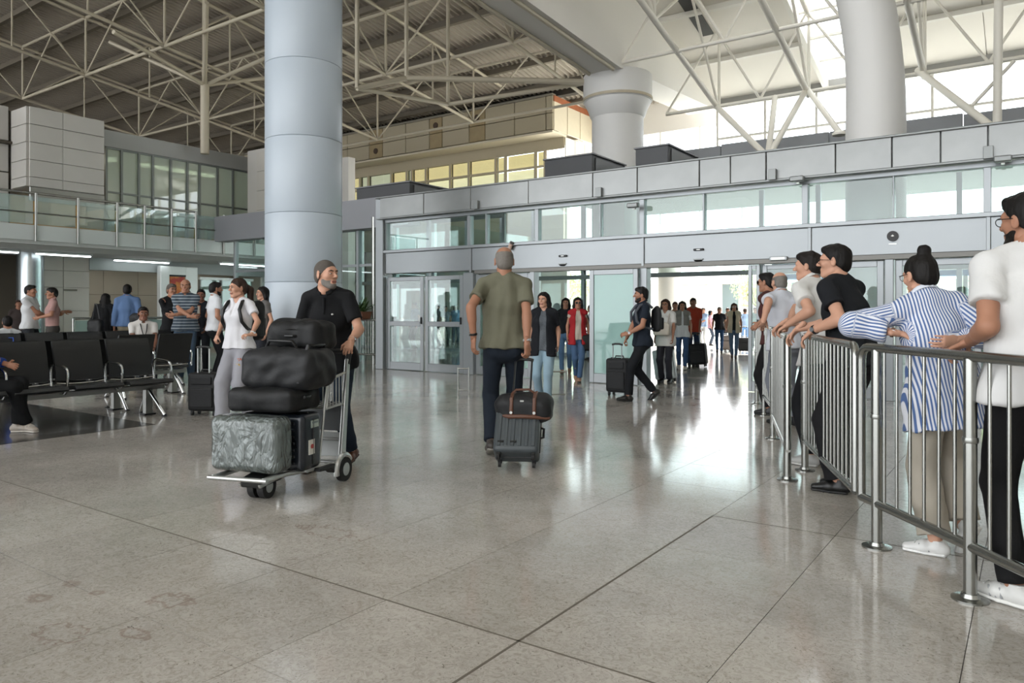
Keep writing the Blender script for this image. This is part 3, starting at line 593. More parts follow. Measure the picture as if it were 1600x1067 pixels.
for k, y in enumerate((20.0, 17.2, 14.3, 11.0)):
    t = RF; o4 = (0, 0, 0)
    rod('bottom_chord', (-8.6, y, zb(y)), (3, y, zb(y)), .05, WT, t, 8, o4)
    nodes = [-8.6, -7.12, -5.93, -4.74, -3.4, -2.1, -.8, .55, 1.8, 3]
    for i, (a, c) in enumerate(zip(nodes[:-1], nodes[1:])):
        rod('diagonal', (a, y, zb(y) if i % 2 == 0 else dr(y)-.2), (c, y, dr(y)-.2 if i % 2 == 0 else zb(y)), .034, WT, t, 8, o4)
# tree struts carrying the truss nodes
def strut_tree(label, base, heads, r=.075):
    t = thing('strut_tree', label, 'strut', tuple(base)); off = tuple(base)
    MB().lathe([(.16, -.05), (.16, .0), (.09, .05)], 16).build('foot', WT, t, smooth=True)
    for h in heads: rod('strut', base, h, r, WT, t, 12, off)
    return t
def N20(px, py, y=20.0): return U(px, py, y)
bs = U(1200, 246, 17.6)
strut_tree('white strut fan on the roof between the capital column and curved column', bs, [N20(1119, 166), N20(1211, 152), N20(1261, 138)])
strut_tree('single white strut leaning left behind the curved column', U(1312, 208, 17.8), [N20(1262, 140)], .07)
bs = U(1558, 205, 17.6)
strut_tree('white strut fan on the roof at the far right', bs, [N20(1434, 110), U(1562, 60, 17.6)+np.array([0, 0, 2.5])], .08)
rod_t = RF; off = (0, 0, 0)
rod('rod', U(1516, 168, 18.5), U(1585, 95, 18.5), .04, WT, rod_t, 8, off); rod('collar', U(1514, 170, 18.5), U(1519, 165, 18.5), .07, WT, rod_t, 8, off)
# left space frame. bottom layer plane follows the deck 2.1 m below it
ZB = 2.15
LT = M('left_truss_paint', '#b9b09c', .5, var=.08, vs=.9)
def bl(x, y): return (x, y, dl(y)-ZB)
def tl(x, y): return (x, y, dl(y)-.22)
FRx = [-11.6, -16.4, -21.2, -26.0, -30.8]; FRy = [21.0, 16.6, 12.2, 7.8, 3.4, -1.0]
lf = thing('ceiling_frame_left', None, None, kind='structure')
for i, x in enumerate(FRx):
    rod('bottom_chord', bl(x, FRy[0]), bl(x, FRy[-1]), .055, LT, lf, 8); rod('top_chord', tl(x, FRy[0]+1.8), tl(x, FRy[-1]), .055, LT, lf, 8)
    for y0, y1 in zip(FRy[:-1], FRy[1:]):
        ym = (y0+y1)/2
        rod('vertical', bl(x, y0), tl(x, y0), .038, LT, lf, 8); rod('diagonal', bl(x, y0), tl(x, ym), .027, LT, lf, 8); rod('diagonal', bl(x, y1), tl(x, ym), .027, LT, lf, 8); rod('vertical', bl(x, ym), tl(x, ym), .028, LT, lf, 8)
        if i+1 < len(FRx):
            x2 = FRx[i+1]; xm = (x+x2)/2
            rod('cross_diagonal', bl(x, y0), tl(xm, y0), .027, LT, lf, 8); rod('cross_diagonal', bl(x2, y0), tl(xm, y0), .027, LT, lf, 8)
for j, y in enumerate(FRy):
    rod('bottom_chord', bl(FRx[0]+2.0, y), bl(FRx[-1], y), .05, LT, lf, 8); rod('top_chord', tl(FRx[0]+2.0, y), tl(FRx[-1], y), .05, LT, lf, 8)
for y in np.arange(29, -8, -1.8):
    o = MB().span((-45, y-.07, dl(y)-.2), (-9.6, y+.07, dl(y)-.01)).build('purlin', M('purlin_steel', '#6f675a', .6, .1, var=.1)); o.parent = deckL
# the long inclined tie seen from the capital column to the left
off = (0, 0, 0); tt = lf
n1, n2, n3, n4 = U(925, 128, 17.6), U(635, 122, 14.5), U(558, 138, 13.2), U(700, 163, 16.5)
rod('tie', n1, n2, .075, LT, tt, 10); rod('tie', n2, n3, .07, LT, tt, 10); rod('tie', n3, n4, .06, LT, tt, 10); rod('tie', n4, n1, .06, LT, tt, 10)
for q in (n2, n3, n4): rod('hanger', q, (q[0], q[1], dl(q[1])-.2), .055, LT, tt, 10)
# branching post on the left block
pb = V(320, 236, -21.0); pt_ = V(320, 128, -21.0); tp = lf
rod('post_shaft', (pb[0], pb[1], 6.1), (pb[0], pb[1], pt_[2]), .13, LT, tp, 14); rod('post_shaft', (pb[0], pb[1], pt_[2]), (pb[0], pb[1], dl(pb[1])-.2), .075, LT, tp, 12)
for dx, dy, dz in ((2.6, -1.6, 1.3), (2.6, 1.8, 1.3), (-2.6, 1.6, 1.3), (1.2, -3.4, .25), (-2.6, -1.6, 1.3), (.4, 3.2, 1.0)):
    rod('branch', (pb[0], pb[1], pt_[2]-.1), (pb[0]+dx, pb[1]+dy, pt_[2]+dz), .06, LT, tp, 8)

wrr = MB().span((8.2, -24, 0), (8.5, 24.3, 16)).build('wall_right', WHITEW); struct(wrr)
# ------------------------------------------------------------------ implicit-surface figures (distance fields meshed by surface nets)
A3 = lambda *v: np.array(v, float)
def unit(v): v = np.asarray(v, float); return v/(np.linalg.norm(v)+1e-9)
def rotx(a): c, s = math.cos(a), math.sin(a); return np.array([[1, 0, 0], [0, c, -s], [0, s, c]])
def roty(a): c, s = math.cos(a), math.sin(a); return np.array([[c, 0, s], [0, 1, 0], [-s, 0, c]])
def rotz(a): c, s = math.cos(a), math.sin(a); return np.array([[c, -s, 0], [s, c, 0], [0, 0, 1]])
def nets(F, o, h):
    S = F < 0; n = S[:-1, :-1, :-1].astype(np.uint8)
    for a in (0, 1):
        for b in (0, 1):
            for c in (0, 1):
                if a or b or c: n += S[a:S.shape[0]-1+a, b:S.shape[1]-1+b, c:S.shape[2]-1+c]
    mixed = (n > 0) & (n < 8); cells = np.argwhere(mixed)
    if len(cells) == 0: return np.zeros((0, 3)), np.zeros((0, 4), int)
    idx = np.full(mixed.shape, -1, np.int64); idx[mixed] = np.arange(len(cells))
    acc = np.zeros((len(cells), 3)); cnt = np.zeros(len(cells))
    cr = [(a, b, c) for a in (0, 1) for b in (0, 1) for c in (0, 1)]
    val = {q: F[cells[:, 0]+q[0], cells[:, 1]+q[1], cells[:, 2]+q[2]] for q in cr}
    for p in cr:
        for ax in range(3):
            if p[ax] == 0:
                q = list(p); q[ax] = 1; q = tuple(q); fa, fb = val[p], val[q]; m = (fa < 0) != (fb < 0)
                t = np.where(m, fa/np.where(m, fa-fb, 1), 0)
                pt = np.tile(np.array(p, float), (len(cells), 1)); pt[:, ax] += t
                acc[m] += pt[m]; cnt[m] += 1
    Vv = o+h*(cells+acc/cnt[:, None]); Q = []
    for ax in range(3):
        s0 = [slice(None)]*3; s1 = [slice(None)]*3; s0[ax] = slice(0, -1); s1[ax] = slice(1, None)
        ch = S[tuple(s0)] != S[tuple(s1)]; e = np.argwhere(ch); b, c = (ax+1) % 3, (ax+2) % 3
        ok = (e[:, b] > 0) & (e[:, c] > 0) & (e[:, b] < S.shape[b]-1) & (e[:, c] < S.shape[c]-1); e = e[ok]
        ins = S[e[:, 0], e[:, 1], e[:, 2]]
        def at(db, dc):
            g = e.copy(); g[:, b] -= db; g[:, c] -= dc; return idx[g[:, 0], g[:, 1], g[:, 2]]
        q = np.stack([at(1, 1), at(0, 1), at(0, 0), at(1, 0)], 1); q[~ins] = q[~ins][:, ::-1]; Q.append(q)
    return Vv, np.concatenate(Q)
class SDF:
    def __init__(s): s.p = []
    def cap(s, a, b, ra, rb=None, da=None, db=None, right=None, k=.02, flat=False, flat0=False, op='add', ez=None):
        """tapered capsule; da/db give the half depth when the section is an ellipse whose wide axis is `right`"""
        a, b = np.asarray(a, float), np.asarray(b, float); rb = ra if rb is None else rb
        Lr = np.linalg.norm(b-a); wv = unit(b-a) if Lr > 1e-6 else A3(0, 0, 1)
        if right is None:
            right = np.cross(wv, A3(0, 1, 0) if abs(wv[1]) < .9 else A3(1, 0, 0))
        right = unit(np.asarray(right, float)-np.dot(right, wv)*wv); dp = np.cross(wv, right)
        ell = da is not None; da_ = ra if da is None else da; db_ = rb if db is None else (db if ell else rb)
        if ell and db is None: db_ = da*rb/ra
        def fn(X, Y, Z):
            x, y, z = X-a[0], Y-a[1], Z-a[2]
            pw = x*wv[0]+y*wv[1]+z*wv[2]; t = np.clip(pw/(Lr+1e-9), 0, 1)
            rx = ra+(rb-ra)*t; res = pw-t*Lr
            pr = x*right[0]+y*right[1]+z*right[2]
            pd = x*dp[0]+y*dp[1]+z*dp[2]
            if ell:
                ry = da_+(db_-da_)*t; rz = ez if ez else np.minimum(rx, ry)
                d = (np.sqrt((pr/rx)**2+(pd/ry)**2+(res/rz)**2)-1)*np.minimum(rx, ry)
            else: d = np.sqrt(pr*pr+pd*pd+res*res)-rx
            if flat: d = np.maximum(d, pw-Lr)
            if flat0: d = np.maximum(d, -pw)
            return d
        R = max(ra, rb, da_, db_)
        s.p.append((op, fn, np.minimum(a, b)-R, np.maximum(a, b)+R, k)); return s
    def ell(s, c, r, R=None, k=.02, op='add'):
        c = np.asarray(c, float); R = np.eye(3) if R is None else R; r = np.asarray(r, float)
        def fn(X, Y, Z):
            x, y, z = X-c[0], Y-c[1], Z-c[2]; q = 0
            for i in range(3): q = q+((x*R[0, i]+y*R[1, i]+z*R[2, i])/r[i])**2
            return (np.sqrt(q)-1)*float(r.min())
        s.p.append((op, fn, c-r.max(), c+r.max(), k)); return s
    def box(s, c, hd, rad, R=None, k=.01, op='add'):
        c = np.asarray(c, float); R = np.eye(3) if R is None else R; hd = np.asarray(hd, float)-rad
        def fn(X, Y, Z):
            x, y, z = X-c[0], Y-c[1], Z-c[2]; o2 = 0; mx = None
            for i in range(3):
                q = np.abs(x*R[0, i]+y*R[1, i]+z*R[2, i])-hd[i]; o2 = o2+np.maximum(q, 0)**2; mx = q if mx is None else np.maximum(mx, q)
            return np.sqrt(o2)+np.minimum(mx, 0)-rad
        r = np.linalg.norm(hd+rad); s.p.append((op, fn, c-r, c+r, k)); return s
    def cut(s, p, n):
        p = np.asarray(p, float); n = unit(n)
        s.p.append(('cut', lambda X, Y, Z: (X-p[0])*n[0]+(Y-p[1])*n[1]+(Z-p[2])*n[2], None, None, 0)); return s
    def mesh(s, h):
        ad = [q for q in s.p if q[0] == 'add']; lo = np.min([q[2] for q in ad], 0)-2.5*h-.012; hi = np.max([q[3] for q in ad], 0)+2.5*h+.012
        n = np.ceil((hi-lo)/h).astype(int)+1; F = np.full(n, .25, np.float32)
        ax = [(lo[i]+h*np.arange(n[i])).astype(np.float32) for i in range(3)]
        for op, fn, l, u, k in s.p:
            if op == 'cut':
                F = np.maximum(F, fn(ax[0][:, None, None], ax[1][None, :, None], ax[2][None, None, :])); continue
            m = max(k, 2*h)+.01
            i0 = np.clip(np.floor((l-m-lo)/h).astype(int), 0, n); i1 = np.clip(np.ceil((u+m-lo)/h).astype(int)+1, 0, n)
            if (i1 <= i0).any(): continue
            sl = tuple(slice(i0[j], i1[j]) for j in range(3))
            d = fn(ax[0][sl[0]][:, None, None], ax[1][sl[1]][None, :, None], ax[2][sl[2]][None, None, :])
            A = F[sl]
            if op == 'add':
                if k > 0: q = np.clip(.5+.5*(A-d)/k, 0, 1); F[sl] = A*(1-q)+d*q-k*q*(1-q)
                else: F[sl] = np.minimum(A, d)
            else:
                d = -d
                if k > 0: q = np.clip(.5-.5*(A-d)/k, 0, 1); F[sl] = A*(1-q)+d*q+k*q*(1-q)
                else: F[sl] = np.maximum(A, d)
        F[0] = F[-1] = .1; F[:, 0] = F[:, -1] = .1; F[:, :, 0] = F[:, :, -1] = .1
        return nets(F, lo, h)
def vnormals(Vv, Q):
    a = Vv[Q[:, 2]]-Vv[Q[:, 0]]; b = Vv[Q[:, 3]]-Vv[Q[:, 1]]; fnm = np.cross(a, b); N = np.zeros_like(Vv)
    for c in range(4):
        for i in range(3): N[:, i] += np.bincount(Q[:, c], fnm[:, i], len(Vv))
    return N/(np.linalg.norm(N, axis=1)[:, None]+1e-9)
def folds(Vv, seed, sc_=(22, 22, 9), amp=.004):
    r = np.random.RandomState(seed); P = Vv*np.array(sc_); out = np.zeros(len(Vv))
    for k in range(5):
        d = r.normal(size=3); d[2] *= .8; d /= np.linalg.norm(d); e = r.normal(size=3)*.5
        out += np.sin(P@d*(1+.5*k)+1.6*np.sin(P@e+r.rand()*6)+r.rand()*6)/(1+.35*k)
    return amp*out/2.2
def qmesh(name, Vv, Q, mat, parent, attr=None):
    me = bpy.data.meshes.new(name); me.vertices.add(len(Vv)); me.vertices.foreach_set('co', Vv.astype(np.float32).ravel())
    me.loops.add(4*len(Q)); me.loops.foreach_set('vertex_index', Q.astype(np.int32).ravel())
    me.polygons.add(len(Q)); me.polygons.foreach_set('loop_start', (4*np.arange(len(Q))).astype(np.int32))
    me.polygons.foreach_set('use_smooth', np.ones(len(Q), bool)); me.update(calc_edges=True)
    if attr is not None:
        a = me.attributes.new('stripe', 'FLOAT', 'POINT'); a.data.foreach_set('value', attr.astype(np.float32))
    me.materials.append(mat); return link(bpy.data.objects.new(name, me), parent)
def sdf_obj(name, sdf, res, mat, parent, S=1, fold=0, seed=0, fsc=(22, 22, 9)):
    Vv, Q = sdf.mesh(res)
    if fold and len(Vv): Vv = Vv+vnormals(Vv, Q)*folds(Vv, seed, fsc, fold)[:, None]
    return qmesh(name, Vv*S, Q, mat, parent)
def ik(a, b, l1, l2, pole):
    a, b = np.asarray(a, float), np.asarray(b, float); v = b-a; d = np.linalg.norm(v); u_ = v/(d+1e-9)
    if d > (l1+l2)*.998: d = (l1+l2)*.998; b = a+u_*d
    x = (l1*l1-l2*l2+d*d)/(2*d); y = math.sqrt(max(l1*l1-x*x, 1e-8)); pl = np.asarray(pole, float); pl = unit(pl-np.dot(pl, u_)*u_)
    return a+u_*x+pl*y, b
SKIN = {'fair': M('skin_fair', '#b98d76', .55, var=.08, vs=14, spec=.35), 'tan': M('skin_tan', '#9c7059', .55, var=.08, vs=14, spec=.35), 'brown': M('skin_brown', '#7a5341', .55, var=.08, vs=14, spec=.35)}
HAIR = {'black': M('hair_black', '#0e0b09', .6, spec=.25, var=.3, vs=40, bump=.5, bs=70, stretch=(1, 1, .2)), 'brown': M('hair_brown', '#2e1d14', .6, spec=.3, var=.35, vs=30, bump=.5, bs=70, stretch=(1, 1, .2)),
        'grey': M('hair_grey', '#6d6862', .7, var=.25, vs=60, bump=.3, bs=120), 'stubble': M('hair_cropped_grey', '#4d4741', .85, var=.25, vs=80, bump=.3, bs=150), 'dark': M('hair_dark', '#17110e', .6, spec=.25, var=.3, vs=40, bump=.4, bs=80)}
EYE_W = M('eye_white', '#cfc8c0', .3); EYE_D = M('eye_dark', '#1d1512', .2); LIP = M('lip', '#8a544a', .5)
# striped cloth that follows a stored stripe coordinate
sm_ = bpy.data.materials.new('striped_blue_cloth'); sm_.use_nodes = True; MATS['striped_blue_cloth'] = sm_
_N = sm_.node_tree.nodes; _L = sm_.node_tree.links; _a = _N.new('ShaderNodeAttribute'); _a.attribute_name = 'stripe'
_m = _N.new('ShaderNodeMath'); _m.operation = 'SINE'; _s = _N.new('ShaderNodeMath'); _s.operation = 'MULTIPLY'; _s.inputs[1].default_value = 2*math.pi/.0175; _L.new(_a.outputs['Fac'], _s.inputs[0]); _L.new(_s.outputs[0], _m.inputs[0])
_r = _N.new('ShaderNodeValToRGB'); _r.color_ramp.elements[0].position = .40; _r.color_ramp.elements[0].color = lin('#4d6695'); _r.color_ramp.elements[1].position = .56; _r.color_ramp.elements[1].color = lin('#d2d4da')
_mr = _N.new('ShaderNodeMapRange'); _mr.inputs[1].default_value = -1; _L.new(_m.outputs[0], _mr.inputs[0]); _L.new(_mr.outputs[0], _r.inputs[0]); _L.new(_r.outputs[0], _N['Principled BSDF'].inputs['Base Color']); _N['Principled BSDF'].inputs['Roughness'].default_value = .85
# polo with fine horizontal stripes
hm_ = bpy.data.materials.new('striped_polo_cloth'); hm_.use_nodes = True; MATS['striped_polo_cloth'] = hm_
_N = hm_.node_tree.nodes; _L = hm_.node_tree.links; _tc = _N.new('ShaderNodeTexCoord'); _sp = _N.new('ShaderNodeSeparateXYZ'); _L.new(_tc.outputs['Object'], _sp.inputs[0])
_s = _N.new('ShaderNodeMath'); _s.operation = 'MULTIPLY'; _s.inputs[1].default_value = 2*math.pi/.052; _L.new(_sp.outputs['Z'], _s.inputs[0]); _m = _N.new('ShaderNodeMath'); _m.operation = 'SINE'; _L.new(_s.outputs[0], _m.inputs[0])
_mr = _N.new('ShaderNodeMapRange'); _mr.inputs[1].default_value = -1; _L.new(_m.outputs[0], _mr.inputs[0])
_r = _N.new('ShaderNodeValToRGB'); _r.color_ramp.elements[0].position = .78; _r.color_ramp.elements[0].color = lin('#33404c'); _r.color_ramp.elements[1].position = .9; _r.color_ramp.elements[1].color = lin('#8f979b'); _L.new(_mr.outputs[0], _r.inputs[0]); _L.new(_r.outputs[0], _N['Principled BSDF'].inputs['Base Color']); _N['Principled BSDF'].inputs['Roughness'].default_value = .85

def hand_sdf(s, wr, fd, palm, left, curl=.35, sc_=1.0, spread=.05):
    """palm, four unequal fingers bent at three joints, and a thumb from the side of the palm"""
    fd = unit(fd); palm = unit(np.asarray(palm, float)-np.dot(palm, fd)*fd); cr = np.cross(fd, palm); th = -cr if left else cr
    kn = wr+fd*.088*sc_
    s.cap(wr-fd*.05, wr+fd*.02, .025*sc_, .026*sc_, .021*sc_, .017*sc_, th, k=.01)
    s.cap(wr+fd*.015, kn-fd*.008, .030*sc_, .037*sc_, .016*sc_, .013*sc_, th, k=.012, ez=.012)
    for i, (o, ln) in enumerate(((.030, .072), (.0098, .080), (-.0106, .075), (-.0300, .058))):
        p = kn+th*o*sc_-fd*(.004+.004*abs(i-1))*sc_; d = unit(fd+th*o*spread*12); pv = palm; r = (.0086 if i < 3 else .0074)*sc_
        for j, f in enumerate((.46, .30, .24)):
            a = curl*(.7 if j == 0 else 1.0)+i*.03; d, pv = d*math.cos(a)+pv*math.sin(a), pv*math.cos(a)-d*math.sin(a)
            q = p+d*ln*f*sc_; s.cap(p, q, r, r*.92, k=.0025); p = q; r *= .93
    b = wr+fd*.022*sc_+th*.026*sc_; m = b+(fd*.55+th*.62+palm*.35)*.045*sc_; e = m+unit(fd*.8+th*.15+palm*(.3+curl*.5))*.036*sc_
    s.cap(b, m, .0125*sc_, .0105*sc_, k=.008); s.cap(m, e, .0100*sc_, .0082*sc_, k=.003)
ICO = {}
def ball(name, c, r, mat, parent, R=None, sub=2):
    k = (mat.name, sub)
    if k not in ICO:
        bm = bmesh.new(); bmesh.ops.create_icosphere(bm, subdivisions=sub, radius=1); me = bpy.data.meshes.new('ball_'+mat.name); bm.to_mesh(me); bm.free()
        me.polygons.foreach_set('use_smooth', [True]*len(me.polygons)); me.materials.append(mat); ICO[k] = me
    o = bpy.data.objects.new(name, ICO[k]); o.location = tuple(map(float, c)); o.scale = tuple(map(float, r))
    if R is not None: o.rotation_euler = Matrix([list(map(float, q)) for q in R]).to_euler()
    return link(o, parent)
NP = [0]
WATCH = STEEL
def place(px, fy, hy=None, height=None, phi=0):
    """foot point on the floor, height from head row, heading (0 = away from the camera, + = turning to picture left)"""
    p = G(px, fy); d = dep(p); h_ = height or (fy-hy)*d/CF
    return dict(x=p[0], y=p[1], th=CYAW-math.atan((px-800)/CF)+math.radians(phi), h=h_)
def person(label, at, lod=1, female=False, skin='tan', hair='short', hcol='dark', top=None, bottom=None, shoes='#17181a', sole=None, feet=None,
           lean=0, side=0, twist=0, hy=0, hp=0, pelvis=None, seat=None, la=None, ra=None, jacket=None, face=False, glasses=None, beard=None, watch=None,
           build=1.0, group=None, belt=None, extra=None, poff=(0, 0), kneel=None, armhang=.07):
    """one continuous body (head, neck, trunk, arms, hands, legs) plus hair and clothing as children"""
    NP[0] += 1; seed = NP[0]*13
    x, y, th, Hh = at['x'], at['y'], at['th'], at['h']; S = Hh/1.75
    root = thing('person', label, 'person', (x, y, 0), th, group)
    rb, rc, rh, rx_ = [(.0105, .0095, .0055, .0055), (.013, .0125, .008, .009), (.018, .017, .012, .014)][lod]
    Rz = rotz(-th)
    def Wl(P): return Rz@(np.asarray(P, float)-A3(x, y, 0))/S          # world -> body units
    sw = .150 if female else .170; hw = .088
    if feet is None: feet = ((-.09, .02, 8, 0, 0), (.09, -.02, -8, 0, 0))
    bd = build
    # pelvis height from the reach of the legs
    ank = []; ftf = []
    for (fx, fy, yw, pt, lf) in feet:
        Rf = rotz(math.radians(yw))@rotx(-math.radians(pt)); base = A3(fx, fy, lf)/1.0
        if pt > 0: piv = A3(0, .11, 0); base = base+rotz(math.radians(yw))@piv-Rf@piv      # heel lifts, ball of the foot stays
        elif pt < 0: piv = A3(0, -.05, 0); base = base+rotz(math.radians(yw))@piv-Rf@piv
        ftf.append((base, Rf)); ank.append(base+Rf@A3(0, 0, .085))
    pz = .945
    if seat is not None: pz = seat/S+.10
    else:
        for _ in range(60):
            if all(np.linalg.norm(A3(sx*hw+poff[0], poff[1], pz-.04)-a) < .843 for sx, a in zip((-1, 1), ank)): break
            pz -= .006
    hc = A3(poff[0], poff[1], pz)
    L_, T_ = math.radians(lean), math.radians(twist); Sd = math.radians(side)
    R1 = rotz(T_*.5)@rotx(-L_*.75)@roty(Sd*.8); R2 = rotz(T_)@rotx(-L_*1.15)@roty(Sd*1.1)
    Rh = rotz(math.radians(hy))@rotx(-math.radians(hp))
    W = hc+R1@A3(0, 0, .13); C = W+(R1+R2)@A3(0, 0, .10); N = C+R2@A3(0, -.012, .225)
    Rn = rotx(-L_*.5)
    HC = N+R2@A3(0, .012, .05)+Rh@A3(0, .012, .088)
    sh = [N+R2@A3(-sw, 0, -.065), N+R2@A3(sw, 0, -.065)]; hip = [hc+A3(-hw, 0, -.04), hc+A3(hw, 0, -.04)]
    right1, right2 = R1@A3(1, 0, 0), R2@A3(1, 0, 0)
    kn = []
    for i in (0, 1):
        pole = A3((-.06, .06)[i], 1, .05) if kneel is None else A3(*kneel[i])
        k_, a_ = ik(hip[i], ank[i], .435, .425, pole); kn.append(k_)
    arms = []
    for i, A in enumerate((la, ra)):
        A = dict(A or {}); sx = (-1, 1)[i]
        if 'W' in A: wr = Wl(A['W'])
        elif 'l' in A: wr = A3(*A['l'])
        else: wr = sh[i]+A3(sx*armhang, .05, -.505)
        pole = A3(*A['pole']) if 'pole' in A else A3(sx*.35, -1, -.15)
        el, wr = ik(sh[i], wr, .285, .255, pole)
        fd = A3(*A['dir']) if 'dir' in A else unit(wr-el); pm = A3(*A['palm']) if 'palm' in A else A3(-sx, .15, 0)
        arms.append((el, wr, unit(fd), pm, A.get('curl', .38)))
    # ---- body
    B = SDF(); f = (.94 if female else 1)*bd
    B.cap(hc-A3(0, 0, .03), W, .155*bd if female else .148*bd, .130*f, .105, .095, right1, k=.03)
    B.cap(W, C, .130*f, .152*f, .095*bd, .112, right1, k=.04); B.cap(C, N-R2@A3(0, 0, .05), .150*f, .105, .108, .07, right2, k=.04)
    B.cap(sh[0], sh[1], .048, k=.02)
    for i in (0, 1): B.cap(N+R2@A3(0, 0, .025), sh[i]*.7+N*.3, .045, .04, k=.04)
    B.cap(N-R2@A3(0, 0, .03), HC-Rh@A3(0, .02, .055), .056*f, .052*f, k=.025)
    for i in (0, 1):
        B.cap(hip[i], kn[i], .082*bd, .054, k=.03); B.cap(kn[i], ank[i], .055, .037, k=.02); B.ell(kn[i]*.68+ank[i]*.32+A3(0, -.010, 0), (.038, .038, .09), k=.02)
        el, wr, fd, pm, cu = arms[i]
        aw = (.84 if female else 1)*min(bd, 1.12)
        B.cap(sh[i], el, .048*aw, .037*aw, k=.03); B.cap(el, wr, .039*aw, .0255*aw, k=.015); B.cap(el*.9+wr*.1, el*.6+wr*.4, .039*aw, .036*aw, k=.015)
    v0, q0 = B.mesh(rb); parts = [(v0, q0)]
    for i in (0, 1):
        el, wr, fd, pm, cu = arms[i]; Hs = SDF(); hand_sdf(Hs, wr, fd, pm, i == 0, cu, .92 if female else 1.0); parts.append(Hs.mesh(rx_))
    # ---- head
    P = lambda *v: HC+Rh@A3(*v)
    Hd = SDF(); E3 = Rh
    Hd.ell(P(0, -.012, .030), (.076, .096, .088), E3, k=.02); Hd.ell(P(0, .022, -.036), (.052, .063, .075) if female else (.056, .066, .078), E3, k=.02)
    Hd.ell(P(0, .064 if female else .066, -.096), (.022, .022, .018) if female else (.030, .026, .022), E3, k=.025); Hd.cap(P(-.03, .072, .020), P(.03, .072, .020), .020, k=.02)
    for sx in (-1, 1):
        Hd.ell(P(sx*.040, .058, -.022), (.020, .022, .018), E3, k=.025); Hd.ell(P(sx*.030, .096, .002), (.019, .012, .009), E3, k=.012, op='sub')
        Hd.ell(P(sx*.079, -.010, -.008), (.009, .020, .033), E3@rotz(-sx*.35), k=.006); Hd.ell(P(sx*.088, -.004, -.006), (.005, .010, .017), E3, k=.004, op='sub')
        Hd.cap(P(sx*.050, -.005, -.070), P(sx*.020, .06, -.100), .016, .016, k=.02)
    Hd.cap(P(0, .088, .010), P(0, .107 if female else .112, -.024), .0080, .0110 if female else .0135, k=.010)
    for sx in (-1, 1): Hd.ell(P(sx*.011, .101, -.030), (.008, .010, .007), E3, k=.006)
    Hd.cap(P(-.018, .083, -.058), P(.018, .083, -.058), .0085, k=.007); Hd.cap(P(-.015, .081, -.070), P(.015, .081, -.070), .009, k=.007)
    Hd.cap(P(0, -.03, -.04), HC-Rh@A3(0, .020, .13), .050*f, .052*f, k=.02)
    parts.append(Hd.mesh(rh))
    n = 0; Vs = []; Qs = []
    for v, q in parts: Vs.append(v); Qs.append(q+n); n += len(v)
    qmesh('body', np.concatenate(Vs)*S, np.concatenate(Qs), SKIN[skin], root)
    if face:
        for sx in (-1, 1):
            ball('eye', P(sx*.0295, .0820, .001)*S, A3(.0130, .0080, .0056)*S, EYE_W, root, Rh); ball('iris', P(sx*.0295, .0870, .0012)*S, A3(.0056, .0038, .0054)*S, EYE_D, root, Rh)
            el_ = SDF(); el_.cap(P(sx*.0165, .0855, .0045), P(sx*.0300, .0895, .0078), .0034, .0038, k=.003); el_.cap(P(sx*.0300, .0895, .0078), P(sx*.0440, .0800, .0045), .0038, .003, k=.003); sdf_obj('eyelid', el_, .0035, SKIN[skin] if not female else HAIR['dark'], root, S)
            bw = SDF(); bw.cap(P(sx*.012, .0945, .021), P(sx*.033, .0925, .0255), .0044, .0048, k=.004); bw.cap(P(sx*.033, .0925, .0255), P(sx*.052, .0785, .020), .0048, .003, k=.004); sdf_obj('eyebrow', bw, .004, HAIR[hcol if hcol not in ('grey', 'stubble') else 'dark'], root, S)
        mo = SDF(); mo.cap(P(-.021, .0865, -.0605), P(.021, .0865, -.0605), .0060, k=.003); mo.cap(P(-.017, .086, -.0685), P(.017, .086, -.0685), .0068, k=.003); sdf_obj('lips', mo, .004, LIP, root, S)
    # ---- hair
    if hair:
        Hr = SDF(); gr = .013; hm = HAIR[hcol]
        if hair in ('short', 'long', 'bun', 'ponytail', 'cap'):
            Hr.ell(P(0, -.014, .033), (.083, .104, .094), E3, k=.01); Hr.ell(P(0, -.05, -.02), (.074, .065, .07), E3, k=.02)
            Hr.cut(P(0, .078, .062), Rh@A3(0, .66, -.75))
            if hair == 'short': Hr.ell(P(0, .05, .085), (.055, .045, .030), E3, k=.02)
        if hair in ('ring', 'buzz'):
            Hr.ell(P(0, -.013, .030), (.0785, .0985, .0900), E3, k=.01); Hr.ell(P(0, -.045, -.025), (.070, .062, .06), E3, k=.02); Hr.cut(P(0, .074, .056), Rh@A3(0, .70, -.71))
            if hair == 'ring': Hr.ell(P(0, .035, .108), (.088, .135, .082), E3, k=.006, op='sub')
        if hair == 'long':
            for sx in (-1, 1):
                Hr.cap(P(sx*.055, .0, .05), P(sx*.078, -.03, -.07), .040, .036, k=.03); Hr.cap(P(sx*.078, -.03, -.07), P(sx*.075, -.03, -.20), .036, .026, k=.03)
            Hr.cap(P(0, -.06, .02), P(0, -.085, -.20), .075, .055, .05, .03, E3@A3(1, 0, 0), k=.03); Hr.cap(P(0, -.085, -.18), P(0, -.085, -.27), .06, .03, .035, .02, E3@A3(1, 0, 0), k=.03)
        if hair == 'bun':
            Hr.ell(P(.0, -.055, .140), (.040, .040, .036), E3, k=.012); Hr.cap(P(0, -.05, .10), P(0, -.055, .13), .045, .03, k=.015)
        if hair == 'ponytail':
            Hr.ell(P(0, -.112, .025), (.022, .022, .022), E3, k=.008); Hr.cap(P(0, -.115, .03), P(0, -.165, -.02), .026, .040, k=.015); Hr.cap(P(0, -.165, -.02), P(0, -.165, -.15), .042, .036, k=.02); Hr.cap(P(0, -.165, -.15), P(.01, -.13, -.25), .036, .016, k=.02)
        v, q = Hr.mesh(rh)
